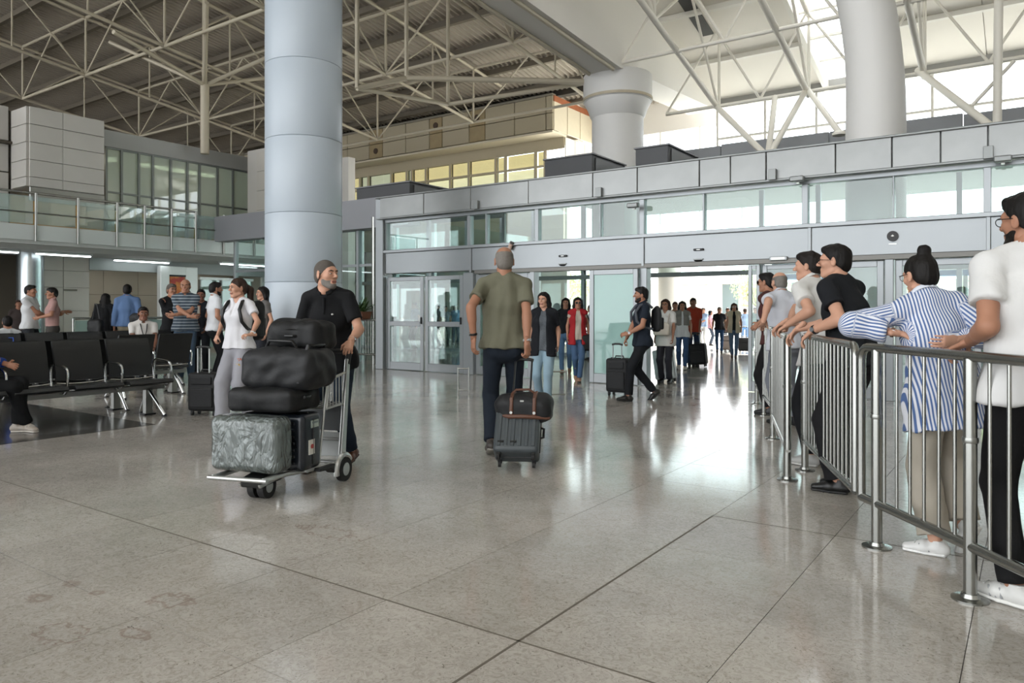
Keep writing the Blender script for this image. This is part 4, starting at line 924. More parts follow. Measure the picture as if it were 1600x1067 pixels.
        if len(v): v = v+vnormals(v, q)*folds(v, seed, (70, 70, 14), .0035 if hair not in ('buzz', 'ring') else .0008)[:, None]
        qmesh('hair', v*S, q, hm, root)
    if beard:
        Bd = SDF(); Bd.ell(P(0, .022, -.037), (.0572, .0672, .0788), E3, k=.01); Bd.ell(P(0, .066, -.098), (.033, .029, .025), E3, k=.02); Bd.cap(P(-.024, .084, -.052), P(.024, .084, -.052), .0075, k=.006)
        for sx in (-1, 1): Bd.cap(P(sx*.050, -.004, -.069), P(sx*.020, .06, -.101), .018, .018, k=.02)
        Bd.cut(P(0, .04, -.040), Rh@A3(0, .30, .95)); Bd.cut(P(0, .0, -.05), Rh@A3(0, -1, -.2)); Bd.ell(P(0, .100, -.064), (.022, .022, .009), E3, k=.003, op='sub')
        sdf_obj('beard', Bd, rh, HAIR[beard], root, S)
    # ---- clothes
    def torso(o_, hem, sl, loose=0, v=0, collar=False, opening=0, tuck=False):
        s = SDF(); o = o_+loose
        hemp = hc+A3(0, 0, .13)-R1@A3(0, 0, hem); low = hemp-R1@A3(0, 0, .05)
        hb = .168 if female else .162
        s.cap(low, W, (hb+o+.006+loose*.6)*bd if not tuck else .15, (.138*f+o)*(1 if not tuck else .98), .120+o if not tuck else .105, (.098+o)*bd, right1, k=.04)
        s.cap(W, C, .138*f+o, .153*f+o, (.097+o)*bd, .114+o, right1, k=.05); s.cap(C, N-R2@A3(0, 0, .045), .152*f+o, .112+o*.6, .110+o, .072+o*.5, right2, k=.04)
        if female:
            for sx in (-1, 1): s.ell(C+R2@A3(sx*.068, .085+o*.4, .035), (.062, .055, .062), k=.05)
        s.cap(sh[0], sh[1], .048+o*.6, k=.02)
        for i in (0, 1): s.cap(N+R2@A3(0, 0, .008), sh[i]*.72+N*.28, .040+o*.6, .042+o*.8, k=.03)
        if hem > .13 and not tuck:
            s.cap(hc-A3(0, 0, .05), hc+R1@A3(0, 0, .085), ((.160 if female else .152)*bd+.003)+o*.9, (.146 if female else .142)*bd+o*.9, .116+o*.9, .104*bd+.004+o*.9, right1, k=.03)
            for i in (0, 1):
                s.ell(hip[i]+A3((.01, -.01)[i], -.045, 0), (.078+o, .078+o, .085+o), k=.05); s.cap(hip[i], hip[i]+(kn[i]-hip[i])*.45, .092*bd+o, .088+o, k=.05)
        s.cut(hemp, R1@A3(0, 0, -1))
        aw = (.86 if female else 1)*min(bd, 1.12)
        for i in (0, 1):
            el, wr = arms[i][0], arms[i][1]
            if sl <= 0: continue
            if sl <= 1:
                e = sh[i]+(el-sh[i])*sl; s.cap(sh[i], e, .046*aw+o*.7, .044*aw+o*.95, k=.016, flat=True)
            else:
                s.cap(sh[i], el, .048*aw+o*.8, .041*aw+o, k=.022); e = el+(wr-el)*(sl-1); s.cap(el, e, .044*aw+o, .031*aw+o, k=.012, flat=True)
        nk = N+R2@A3(0, .010, .030); s.cap(nk-R2@A3(0, 0, .03), nk+R2@A3(0, .02, .06), .058*f, .066*f, k=.006, op='sub')
        if v: s.cap(N+R2@A3(0, .09, .02), C+R2@A3(0, .145, .14-v), .052, .010, k=.006, op='sub')
        if opening:
            s.cap(C+R2@A3(0, .14, .26), hemp+R1@A3(0, .16, -.12), opening*.75, opening, .10, .12, right1, k=.01, op='sub')
        return s
    def dress(name, sp):
        s = torso(sp.get('o', .014), sp.get('hem', .20), sp.get('sl', .55), sp.get('loose', 0), sp.get('v', 0), sp.get('collar', False), sp.get('open', 0), sp.get('tuck', False))
        v, q = s.mesh(rc); nn_ = vnormals(v, q)
        zc = np.clip((v[:, 2]-hc[2])/.5, 0, 1); v2 = v+nn_*(folds(v, seed+3, (26, 26, 9), sp.get('fold', .0095))*(1.15-.6*zc))[:, None]
        at_ = None
        if sp.get('stripe'):
            up = unit(C-W); rel = v-W; hgt = rel@up; rad_ = rel-hgt[:, None]*up; ang = np.arctan2(rad_@(R2@A3(1, 0, 0)), -(rad_@(R2@A3(0, 1, 0)))); at_ = rad_@(R2@A3(1, 0, 0))*.8+ang*.03
            for i in (0, 1):
                a, b = sh[i], arms[i][0]; wv = unit(b-a); r0 = v-a; t = r0@wv
                b2, w2 = arms[i][0], arms[i][1]; wv2 = unit(w2-b2); r2 = v-b2; t2 = r2@wv2
                d1 = np.linalg.norm(r0-np.clip(t, 0, 9)[:, None]*wv, axis=1); d2 = np.linalg.norm(r2-np.clip(t2, 0, .26)[:, None]*wv2, axis=1)
                e1 = unit(np.cross(wv, A3(.3, .2, 1))); e2 = np.cross(wv, e1); m = (t > .055) & (d1 < .095) & (np.abs(rel@(R2@A3(1, 0, 0))) > sw*.88)
                at_[m] = (np.arctan2(r0@e1, r0@e2)*.062)[m]
                f1 = unit(np.cross(wv2, A3(.3, .2, 1))); f2 = np.cross(wv2, f1); m2 = (d2 < .085) & (t2 > .02); at_[m2] = (np.arctan2(r2@f1, r2@f2)*.055)[m2]
        mt = sp['m'] if not isinstance(sp['m'], str) else fabric(sp['m'])
        return qmesh(name, v2*S, q, mt, root, at_)
    if top:
        tob = dress(top.get('name', 'shirt'), top)
        if top.get('collar'):
            cs = SDF(); o = top.get('o', .014)
            for k in range(18):
                a0, a1 = 2*math.pi*k/18, 2*math.pi*(k+1)/18
                if abs((a0+a1)/2) < .3 or abs((a0+a1)/2-2*math.pi) < .3: continue
                pt = lambda a, z: N+R2@A3((.064+o*.3+(.012 if z < 0 else 0))*math.sin(a), (.064+(.014 if z < 0 else 0))*math.cos(a)+.010, .032-.030*math.cos(a)+z)
                cs.cap(pt(a0, .008), pt(a1, .008), .006, k=.004); cs.cap(pt(a0, -.010), pt(a1, -.010), .006, k=.004); cs.cap((pt(a0, .008)+pt(a0, -.010))/2, (pt(a1, .008)+pt(a1, -.010))/2, .008, k=.004)
            sdf_obj('collar', cs, .0055 if lod == 0 else .008, tob.data.materials[0] if not top.get('stripe') else fabric('#c9ced8'), root, S)
            if lod == 0:
                pk = SDF(); pk.cap(N+R2@A3(0, .074+o, -.035), C+R2@A3(0, .106+o, .07), .012, .012, .006, .006, R2@A3(1, 0, 0), k=0); sdf_obj('placket', pk, .006, tob.data.materials[0], root, S) if not top.get('stripe') else None
    if jacket: dress(jacket.get('name', 'jacket'), jacket)
    if bottom:
        fit = {'slim': (.086, .063, .050), 'regular': (.090, .070, .060), 'wide': (.096, .088, .090)}[bottom.get('fit', 'regular')]; lg = bottom.get('len', .97)
        s = SDF(); o = .014
        s.cap(hc-A3(0, 0, .05), hc+R1@A3(0, 0, .085), (.160 if female else .152)*bd+.003, (.146 if female else .142)*bd, .116, .104*bd+.004, right1, k=.03)
        for i in (0, 1):
            sx = (-1, 1)[i]; s.ell(hip[i]+A3(-sx*.01, -.045, -.0), (.078, .078, .085), k=.05)
        s.cut(hc+R1@A3(0, 0, .105), R1@A3(0, 0, 1))
        for i in (0, 1):
            s.cap(hip[i]-A3(0, 0, .0), kn[i], fit[0]*bd, fit[1], k=.03); e = kn[i]+(ank[i]-kn[i])*lg; s.cap(kn[i], e, fit[1], fit[2], k=.02, flat=True)
        v, q = s.mesh(rc); nn_ = vnormals(v, q); low = np.clip(1.4-v[:, 2]/.5, .5, 1.6)
        v = v+nn_*(folds(v, seed+7, (22, 22, 20), .0080)*low)[:, None]
        qmesh(bottom.get('name', 'trousers'), v*S, q, bottom['m'] if not isinstance(bottom['m'], str) else fabric(bottom['m'], var=bottom.get('var', .12)), root)
        if belt:
            bl_ = SDF(); bl_.cap(hc+R1@A3(0, 0, .065), hc+R1@A3(0, 0, .10), .150*bd, .149*bd, .112*bd, .111*bd, right1, flat=True, flat0=True, k=0); sdf_obj('belt', bl_, rc*.8, M('belt_leather', belt, .4), root, S)
    for i in (0, 1):
        base, Rf = ftf[i]; sc_ = .92 if female else 1.0
        Q_ = lambda *v: base+Rf@(A3(*v)*sc_)
        if isinstance(shoes, str):
            s = SDF(); r_ = Rf@A3(1, 0, 0)
            s.cap(Q_(0, -.045, .042), Q_(0, .06, .045), .038, .043, .036, .038, r_, k=.02); s.cap(Q_(0, .06, .044), Q_(.006*(1, -1)[i], .165, .030), .045, .034, .036, .020, r_, k=.02)
            s.cap(Q_(0, -.012, .05), Q_(0, -.012, .098), .040, .040, k=.02, flat=True); s.cut(Q_(0, 0, .012), Rf@A3(0, 0, -1))
            so = sdf_obj('shoe', s, rh if lod == 0 else rc*.8, M('shoe_'+shoes.strip('#'), shoes, .45, var=.06, vs=10, bump=.1), root, S)
            z = SDF(); z.cap(Q_(0, -.05, .012), Q_(0, .05, .012), .040, .043, .014, .014, r_, k=.006); z.cap(Q_(0, .05, .012), Q_(.006*(1, -1)[i], .172, .012), .044, .034, .014, .012, r_, k=.006); z.cut(Q_(0, 0, .0), Rf@A3(0, 0, -1)); z.cut(Q_(0, 0, .024), Rf@A3(0, 0, 1))
            sdf_obj('sole', z, rh if lod == 0 else rc*.8, M('sole_'+(sole or '#1b1b1b').strip('#'), sole or '#1b1b1b', .6), so, S)
            if extra == 'sneaker':
                for k in range(4):
                    lc = SDF(); yy = .045+.022*k; lc.cap(Q_(-.022, yy, .079-.10*(yy-.045)*1.9), Q_(.022, yy+.004, .079-.10*(yy-.045)*1.9), .0045, k=0); sdf_obj('lace', lc, .004, M('lace_white', '#c9c9c6', .8), so, S)
                for k in range(3):
                    for sx in (-1, 1):
                        lc = SDF(); yy = .03+.022*k; lc.cap(Q_(sx*.043, yy, .028), Q_(sx*.036, yy+.012, .066), .0055, k=0); sdf_obj('side_stripe', lc, .0045, M('stripe_grey', '#8d8f90', .6), so, S)
    # ---- small worn things
    if watch is not None:
        for i, c_ in watch:
            el, wr, fd, pm, cu = arms[i]; a = unit(wr-el); p0 = wr-a*.032; mb = MB(); r_ = .029*(.86 if female else 1)*S
            mb.tube([(p0-a*.009)*S, (p0+a*.009)*S], r_+.004, 18, cap=True); w_ = mb.build('watch_band', M('watch_'+c_.strip('#'), c_, .35, .6 if c_ > '#a' else 0), root, smooth=True)
            nb = unit(np.cross(a, A3(0, 0, 1))) if abs(a[2]) < .9 else A3((-1, 1)[i], 0, 0); nb = nb if nb[0]*(-1, 1)[i] > 0 else -nb
            MB().disc((p0+nb*.031)*S, nb, .017*S, .008*S, 16).build('watch_case', M('watch_case', '#9a9c9e', .25, .9), root, smooth=True)
    if glasses:
        mb = MB(); ml = MB()
        for sx in (-1, 1):
            ring = [P(sx*.032+.024*math.cos(t), .100, .0+.018*math.sin(t))*S for t in np.linspace(0, 2*math.pi, 17)[:-1]]; mb.tube(ring, .0018*S, 6, closed=True); mb.tube([P(sx*.056, .099, .006)*S, P(sx*.082, .07, .008)*S, P(sx*.086, -.005, .006)*S], .0018*S, 6)
            if glasses == 'sun': ml.disc(P(sx*.032, .100, 0)*S, Rh@A3(0, 1, 0), .024*S, .003*S, 16)
        mb.tube([P(-.009, .101, .004)*S, P(.009, .101, .004)*S], .0018*S, 6); gg = mb.build('glasses', BLACK, root, smooth=True)
        if glasses == 'sun': ml.build('lens', M('dark_lens', '#14110f', .1), gg)
    bpy.context.view_layer.update() if False else None
    info = dict(root=root, S=S, HC=HC, Rh=Rh, N=N, C=C, W=W, R1=R1, R2=R2, sh=sh, hc=hc, arms=arms, hip=hip, kn=kn, Rz=rotz(th), o=A3(x, y, 0))
    info['w'] = lambda P_: info['Rz']@(np.asarray(P_, float)*S)+info['o']
    return info
def stride(a=.22, b=.26, lead='l', tx=0):
    """walking stance: one foot flat ahead, the other behind with its heel up"""
    F_ = (-.075, a, 4, -6, .0); K_ = (.075, -b, -4, 38, .0)
    return (F_, K_) if lead == 'l' else ((-.075, -b, 4, 38, 0), (.075, a, -4, -6, 0))
# ------------------------------------------------------------------ steel crowd barriers
def barrier(label, a, b, posts=(.12, .88), round_ends=(True, True), hb=1.09, step=.112, group=None):
    a = A3(a[0], a[1], 0); b = A3(b[0], b[1], 0); L = np.linalg.norm(b-a); ang = math.atan2(b[1]-a[1], b[0]-a[0])
    t = thing('crowd_barrier', label, 'barrier', tuple(a), ang); r = .0235; zb_, zt = .235, hb-r; c = .07
    # one closed frame tube with rounded upper corners, the top rail is doubled by a flatter hand rail
    pth = [(0, 0, zb_)]+[(0, 0, zt-c)]+[(c-c*math.cos(q), 0, zt-c+c*math.sin(q)) for q in (math.pi/8, math.pi/4, 3*math.pi/8)]+[(c, 0, zt), (L-c, 0, zt)]+[(L-c+c*math.sin(q), 0, zt-c+c*math.cos(q)) for q in (math.pi/8, math.pi/4, 3*math.pi/8)]+[(L, 0, zt-c), (L, 0, zb_)]
    MB().tube(pth, r, 12).build('top_rail', STEEL, t, smooth=True)
    rod('bottom_rail', (0, 0, zb_), (L, 0, zb_), r*1.02, STEEL, t, 12)
    n = max(2, int(round(L/step)))
    for k in range(1, n): rod('bar', (L*k/n, 0, zb_), (L*k/n, 0, zt), .0085, STEEL, t, 8)
    for p in posts:
        rod('post', (p*L, 0, 0), (p*L, 0, zt-.01), .0275, STEEL, t, 16)
        f = MB().lathe([(.075, 0), (.075, .008), (.04, .014), (.034, .03)], 24).build('floor_flange', STEEL, t, smooth=True); f.location = (p*L, 0, 0)
        f = MB().lathe([(.031, -.012), (.034, 0), (.031, .012)], 16).build('sleeve_ring', STEEL_D, t, smooth=True); f.location = (p*L, 0, .70)
    return t
q = lambda px, py: G(px, py)
pA, pB = q(1516, 937), q(1370, 855); dv = unit(pB-pA); Lp = np.linalg.norm(pB-pA)
e0 = pB+dv*.15; e1 = pA-dv*1.55
Lb = np.linalg.norm(e1-e0); barrier('stainless steel crowd barrier nearest the camera, in front of the striped shirt', e0, e1, (.15/Lb, (.15+Lp)/Lb, .96))
s0, s1 = D(1337, 527, 4.25), G(1256, 733)
barrier('steel crowd barrier section in front of the man in the black shirt', s0, s1, (.97,))
barrier('steel crowd barrier section between the two tall posts before the white polo man', q(1231, 752), q(1207, 684), (.02, .97))
barrier('steel crowd barrier section nearest the sliding doors', q(1209, 673), q(1182, 630), (.5, .97))
# side railing with the planter, beyond the blue column
ra_ = U(536, 500, 12.2); rb_ = U(592, 500, 12.2)
barrier('steel railing of close bars under the green planter', ra_, rb_, (.04, .96), hb=1.06, step=.085)
# short stanchion frames by the doors
for px, py, w_, lb in [(724, 618, .16, 'low thin steel frame on the floor beside the left glass door'), (868, 625, .30, 'thin steel luggage frame behind the woman in pale jeans')]:
    p = G(px, py); t = thing('steel_frame', lb, 'frame', tuple(p), CYAW)
    for x in (-w_/2, w_/2): rod('leg', (x, 0, 0), (x, 0, .42), .011, STEEL, t, 8)
    rod('cross_bar', (-w_/2, 0, .40), (w_/2, 0, .40), .011, STEEL, t, 8); rod('cross_bar', (-w_/2, 0, .08), (w_/2, 0, .08), .009, STEEL, t, 8)
# planter
mid = (ra_+rb_)/2
pl = thing('potted_fern', 'green fern in a terracotta trough on top of the side railing', 'plant', (mid[0]-.02, mid[1], 1.06), .0)
MB().prism([(-.13, 0), (.13, 0), (.17, .17), (-.17, .17)], -.22, .22, 0).build('trough', M('terracotta', '#8a5642', .8, var=.15, vs=6), pl, bevel=.01)
LEAF = M('fern_leaf', '#3f5c2c', .6, var=.3, vs=5)
for k in range(34):
    a = rng.rand()*6.28; ln = rng.uniform(.28, .5); ri = rng.uniform(.5, 1.3); o = MB(); n = 7; vs = []
    for i in range(n):
        t = i/(n-1); r_ = ln*t*math.cos(ri)*1.0; z = .15+ln*(t*math.sin(ri)-.55*t*t*math.cos(ri)); wd = .045*math.sin(math.pi*min(1, t*.9+.12))
        c_ = A3(r_*math.cos(a), r_*math.sin(a)*.8, z); sd = A3(-math.sin(a), math.cos(a), 0)*wd; vs += [c_+sd, c_+A3(0, 0, .012), c_-sd]
    fs = []
    for i in range(n-1): fs += [(3*i, 3*i+1, 3*i+4, 3*i+3), (3*i+1, 3*i+2, 3*i+5, 3*i+4)]
    raw('frond', vs, fs, LEAF, pl).location = (rng.uniform(-.14, .14), rng.uniform(-.06, .06), 0)
# ------------------------------------------------------------------ beam seats
LEATH = M('black_vinyl', '#141617', .42, var=.12, vs=4, spec=.5, bump=.05, bs=20)
def sheet(prof, x0, x1, th, r=.02):
    """curved slab: profile of (y,z) centre points swept across x, with thickness"""
    P = [A3(*p) for p in prof]; n = len(P); up = []; dn = []
    for i in range(n):
        a = P[max(i-1, 0)]; b = P[min(i+1, n-1)]; t = unit(b-a); nn = A3(-t[1], t[0]); e = .55 if i in (0, n-1) else 1
        up.append(P[i]+nn*th/2*e); dn.append(P[i]-nn*th/2*e)
    return MB().prism([tuple(v) for v in up]+[tuple(v) for v in dn[::-1]], x0, x1, 0)
SEATM = {}
def seat_row(label, X, us, face, group=None):
    """row of linked seats on a beam; face=+1 looks to +x, -1 to -x"""
    n = len(us); pitch = abs(us[1]-us[0]) if n > 1 else .6; c = (us[0]+us[-1])/2
    t = thing('seat_row', label, 'seat', (X, c, 0), -math.pi/2 if face > 0 else math.pi/2, group)
    L = pitch*n
    MB().box((0, -.02, .335), (L+.04, .07, .06)).build('beam', M('beam_grey', '#8a8c8b', .35, .8), t, bevel=.008)
    for k in range(n):
        x = (k-(n-1)/2)*pitch; hw_ = pitch/2-.035
        if 'b' not in SEATM:
            SEATM['b'] = sheet([(-.185, .47), (-.20, .56), (-.225, .68), (-.255, .80), (-.285, .89), (-.30, .915)], -hw_, hw_, .032).build('backrest', LEATH, t, smooth=True); bo = SEATM['b']
            SEATM['s'] = sheet([(-.20, .415), (-.10, .405), (.05, .405), (.20, .425), (.265, .425), (.29, .405)], -hw_, hw_, .042).build('seat', LEATH, t, smooth=True); so = SEATM['s']
            SEATM['t'] = MB().tube([(-hw_, -.165, .448), (-hw_*.6, -.16, .437), (0, -.158, .434), (hw_*.6, -.16, .437), (hw_, -.165, .448)], .011, 8).build('trim_strip', CHROME, t, smooth=True); to = SEATM['t']
        else:
            bo, so, to = [link(bpy.data.objects.new(nm, SEATM[kk].data), t) for nm, kk in (('backrest', 'b'), ('seat', 's'), ('trim_strip', 't'))]
        bo.location = so.location = to.location = (x, 0, 0)
    for k in range(n+1):
        x = (k-n/2)*pitch
        pth = [(x, -.20, .42), (x, -.215, .60), (x, -.20, .645), (x, -.15, .66), (x, .10, .645), (x, .155, .625), (x, .175, .58), (x, .165, .40), (x, .12, .355), (x, -.02, .345)]
        MB().tube(pth, .0135, 8).build('armrest', CHROME, t, smooth=True)
    for sx in (-1, 1):
        x = sx*(L/2-.18)
        MB().tube([(x, -.02, .32), (x+sx*.03, .16, .14), (x+sx*.05, .27, .015)], .019, 10).build('leg', CHROME, t, smooth=True); MB().tube([(x, -.02, .32), (x+sx*.02, -.16, .14), (x+sx*.03, -.24, .015)], .019, 10).build('leg', CHROME, t, smooth=True)
        MB().box((x, -.02, .17), (.09, .07, .32)).build('pedestal', STEEL_D, t, bevel=.006); MB().box((x, -.02, .012), (.14, .12, .018)).build('foot_plate', BLACK, t, bevel=.004)
        for y in (.27, -.24): MB().disc((x+sx*.04, y, .008), (0, 0, 1), .03, .014, 12).build('foot_pad', BLACK, t)
    return t
seat_row('front row of black beam seats with chrome arms facing the hall', -8.75, [4.72, 4.13, 3.54, 2.95, 2.36], 1)
seat_row('row of black beam seats back to back with the front row', -9.55, [4.72, 4.13, 3.54, 2.95, 2.36], -1)
seat_row('short row of black beam seats facing the seated man in white', -10.75, [6.2, 5.61], -1)
seat_row('middle row of black beam seats holding the seated man in white', -12.05, [6.95, 6.36, 5.77, 5.18, 4.59], 1)
seat_row('rear row of black beam seats where two people sit facing away', -12.85, [6.95, 6.36, 5.77, 5.18, 4.59, 4.0], -1)
# ------------------------------------------------------------------ luggage
def rb(w_, d_, h_, r, c=(0, 0, 0)):
    return MB().box(c, (w_, d_, h_)), r
def suitcase(label, loc, rz, w_, d_, h_, mat, tilt=0, hand=0, grip='#151515', style='soft', name='suitcase', wheels=True, poles='#a9acae', grp=None, roll=0):
    t = thing(name, label, 'suitcase', tuple(loc), 0, grp, rot=(math.radians(tilt), math.radians(roll), rz)); wz = .055 if wheels else 0
    sh = MB().box((0, 0, wz+h_/2), (w_, d_, h_)).build('shell', mat, t, bevel=min(.05, d_*.2), seg=4); sh.data.polygons.foreach_set('use_smooth', [True]*len(sh.data.polygons)); sh.data.set_sharp_from_angle(angle=.6)
    zp = MB(); r_ = .006; x, z0, z1, c_ = w_/2+.002, wz+.0, wz+h_, .045
    loop = [(-x+c_, 0, z0-.002), (x-c_, 0, z0-.002), (x, 0, z0+c_), (x, 0, z1-c_), (x-c_, 0, z1+.002), (-x+c_, 0, z1+.002), (-x, 0, z1-c_), (-x, 0, z0+c_)]
    zp.tube(loop, r_, 6, closed=True); zp.build('zip', BLACK, t)
    dk_ = M('luggage_trim', '#131415', .5)
    if style == 'soft':
        for sy in (-1, 1):
            MB().box((0, sy*(d_/2+.008), wz+h_*.36), (w_*.78, .03, h_*.50)).build('pocket', mat, t, bevel=.012, seg=2); MB().tube([(-w_*.36, sy*(d_/2+.020), wz+h_*.615), (w_*.36, sy*(d_/2+.020), wz+h_*.615)], .005, 6).build('pocket_zip', dk_, t)
            MB().box((0, sy*(d_/2+.006), wz+h_*.80), (w_*.70, .022, h_*.20)).build('pocket', mat, t, bevel=.010, seg=2)
    else:
        nr = 6 if style == 'ribs_v' else 7
        for sy in (-1, 1):
            for k in range(nr):
                if style == 'ribs_v': x_ = (k-(nr-1)/2)*w_*.15; MB().box((x_, sy*(d_/2+.001), wz+h_*.5), (w_*.085, .012, h_*.82)).build('rib', mat, t, bevel=.005, seg=1)
                else: z_ = wz+h_*(.16+.68*k/(nr-1)); MB().box((0, sy*(d_/2+.001), z_), (w_*.74, .012, h_*.055)).build('rib', mat, t, bevel=.005, seg=1)
    MB().tube([(-.07, 0, z1), (-.06, 0, z1+.03), (.06, 0, z1+.03), (.07, 0, z1)], .010, 8).build('carry_handle', dk_, t, smooth=True)
    MB().tube([(x, 0, wz+h_*.4), (x+.025, 0, wz+h_*.42), (x+.025, 0, wz+h_*.6), (x, 0, wz+h_*.62)], .010, 8).build('side_handle', dk_, t, smooth=True)
    if hand:
        ph = M('handle_pole_'+poles.strip('#'), poles, .3, .8 if poles > '#5' else .1); y = d_*.30
        hx = min(.075, w_*.2)
        hd = MB().tube([(-hx, y, z1-.03), (-hx, y, z1+hand)], .0085, 8).tube([(hx, y, z1-.03), (hx, y, z1+hand)], .0085, 8).build('pull_handle', ph, t, smooth=True)
        MB().tube([(-hx-.012, y, z1+hand), (-hx*.5, y, z1+hand+.012), (hx*.5, y, z1+hand+.012), (hx+.012, y, z1+hand)], .0145, 10).build('grip', M('grip_'+grip.strip('#'), grip, .5), hd, smooth=True)
    if wheels:
        for sx in (-1, 1):
            for sy in (-1, 1):
                c_ = (sx*(w_/2-.045), sy*(d_/2-.045))
                wh = MB().tube([(c_[0]-.011, c_[1], .026), (c_[0]+.011, c_[1], .026)], .026, 14).build('wheel', RUBBER, t, smooth=True)
                MB().box((c_[0], c_[1], .05), (.034, .034, .03)).build('fork', dk_, wh, bevel=.004, seg=1)
    return t
def soft_bag(name, label, cat, loc, rz, half, rad, mat, puff=.012, seed=1, rot=None, res=.011):
    t = thing(name, label, cat, tuple(loc), rz, rot=rot); s = SDF(); s.box((0, 0, half[2]), half, rad)
    for k in range(5):
        r = np.random.RandomState(seed*7+k); s.ell((r.uniform(-.6, .6)*half[0], r.uniform(-.5, .5)*half[1], half[2]*r.uniform(.9, 1.5)), (half[0]*.45, half[1]*.6, half[2]*.55), k=.05)
    v, q_ = s.mesh(res); v = v+vnormals(v, q_)*folds(v, seed, (18, 18, 18), puff)[:, None]; v[:, 2] = np.maximum(v[:, 2], 0)
    qmesh('body', v, q_, mat, t); return t
NYL = M('black_nylon', '#0f1011', .62, var=.2, vs=10, bump=.25, bs=30, spec=.35); NYL2 = M('charcoal_nylon', '#1a1b1d', .6, var=.15, vs=8, bump=.25, bs=26, spec=.35)
# --- pulled case with duffel (man in green)
def camrot(px, phi=0): return CYAW-math.atan((px-800)/CF)+math.radians(phi)
rzc = camrot(806, -6); pv = G(806, 738)
GREYC = M('graphite_shell', '#41474a', .42, var=.06, vs=4, spec=.4)
sc_ = suitcase('dark grey hard suitcase pulled behind the man in the olive shirt', pv+np.array([0, 0, .07]), rzc, .36, .22, .42, GREYC, tilt=-38, hand=.54, style='ribs_v', poles='#26282a')
for x in (-.11, .11): MB().box((x, -.118, .42), (.085, .022, .03)).build('latch_panel', BLACK, sc_, bevel=.006, seg=1)
for x in (-.12, -.02): MB().box((x, -.114, .13), (.05, .012, .018)).build('foot_stud', BLACK, sc_, bevel=.004, seg=1)
lg_ = MB().prism([(-.02, -.008), (.0, -.008), (.004, .004), (.02, .004), (.022, .009), (-.012, .009)], -.119, -.115, 1); lo = lg_.build('badge', M('badge_silver', '#c9cdcf', .3, .8), sc_); lo.location = (.005, 0, .425)
# duffel lies on the case against the handle
dpos = D(819, 660, 6.05); BRN = M('brown_leather', '#5a3a2b', .55, var=.2, vs=8)
dz = dpos[2]
db = soft_bag('duffel_bag', 'black duffel bag with brown leather straps riding on the grey suitcase', 'bag', (dpos[0], dpos[1], dz), camrot(819, -8), (.225, .13, .115), .08, NYL2, .008, 3)
for x in (-.085, .10):
    MB().tube([(x, -.132, .06), (x, -.142, .13), (x, -.12, .205), (x, -.04, .240), (x, .04, .240)], [.016]*5, 8).build('strap', BRN, db, smooth=True)
    MB().disc((x, -.15, .10), (0, 1, 0), .012, .01, 10).build('rivet', STEEL, db)
for s_ in (-1, 1): MB().tube([(-.20, s_*.10, .07), (-.10, s_*.142, .065), (0, s_*.146, .07), (.10, s_*.142, .065), (.215, s_*.08, .05)], [.012, .017, .017, .017, .012], 8).build('base_strip', BRN, db, smooth=True)
MB().tube([(-.085, -.04, .235), (-.06, -.05, .27), (.05, -.05, .275), (.10, -.03, .235)], .010, 8).build('carry_handle', BRN, db, smooth=True)
MB().box((.0, -.125, .19), (.03, .02, .012)).build('tag', STEEL_D, db)
# --- black roller of the woman in white
p = G(323, 648); suitcase('black soft roller suitcase beside the woman in grey trousers', p, camrot(323, 150), .37, .24, .46, NYL, hand=.30, poles='#d4d6d8')
# --- navy polo man's case
p = G(968, 618); suitcase('black soft suitcase pushed by the man in the navy polo', p, camrot(968, 155), .35, .25, .50, NYL2, hand=.20, poles='#8f9294')
p = G(1042, 597); suitcase('white hard suitcase with ribbed front held by the woman in white', p, camrot(1042, 152), .34, .23, .52, M('white_shell', '#c4c8cb', .4, var=.04, vs=3), tilt=0, hand=.10, style='ribs_h', roll=8)
p = G(1093, 573); suitcase('black suitcase wheeled by the man in the red shirt', p, camrot(1093, 165), .36, .22, .46, NYL, hand=.22, poles='#9a9da0', roll=5)
p = G(1077, 571); suitcase('small black case half hidden behind the black suitcase', p, camrot(1077, 165), .26, .2, .34, NYL, hand=.16)
p = G(1134, 549); suitcase('taupe suitcase between the black shirt and the cream vest outside', p, camrot(1134, 180), .32, .22, .44, M('taupe_shell', '#8b7f78', .6), hand=.3)
p = G(1163, 551); suitcase('black round suitcase outside beside the sliding door edge', p, camrot(1163, 180), .34, .24, .40, NYL2, hand=.3)
p = G(918, 552); suitcase('grey suitcase on the ground behind the woman in the red vest', p, camrot(918, 180), .5, .25, .40, M('grey_shell', '#8d9093', .5), hand=.3)
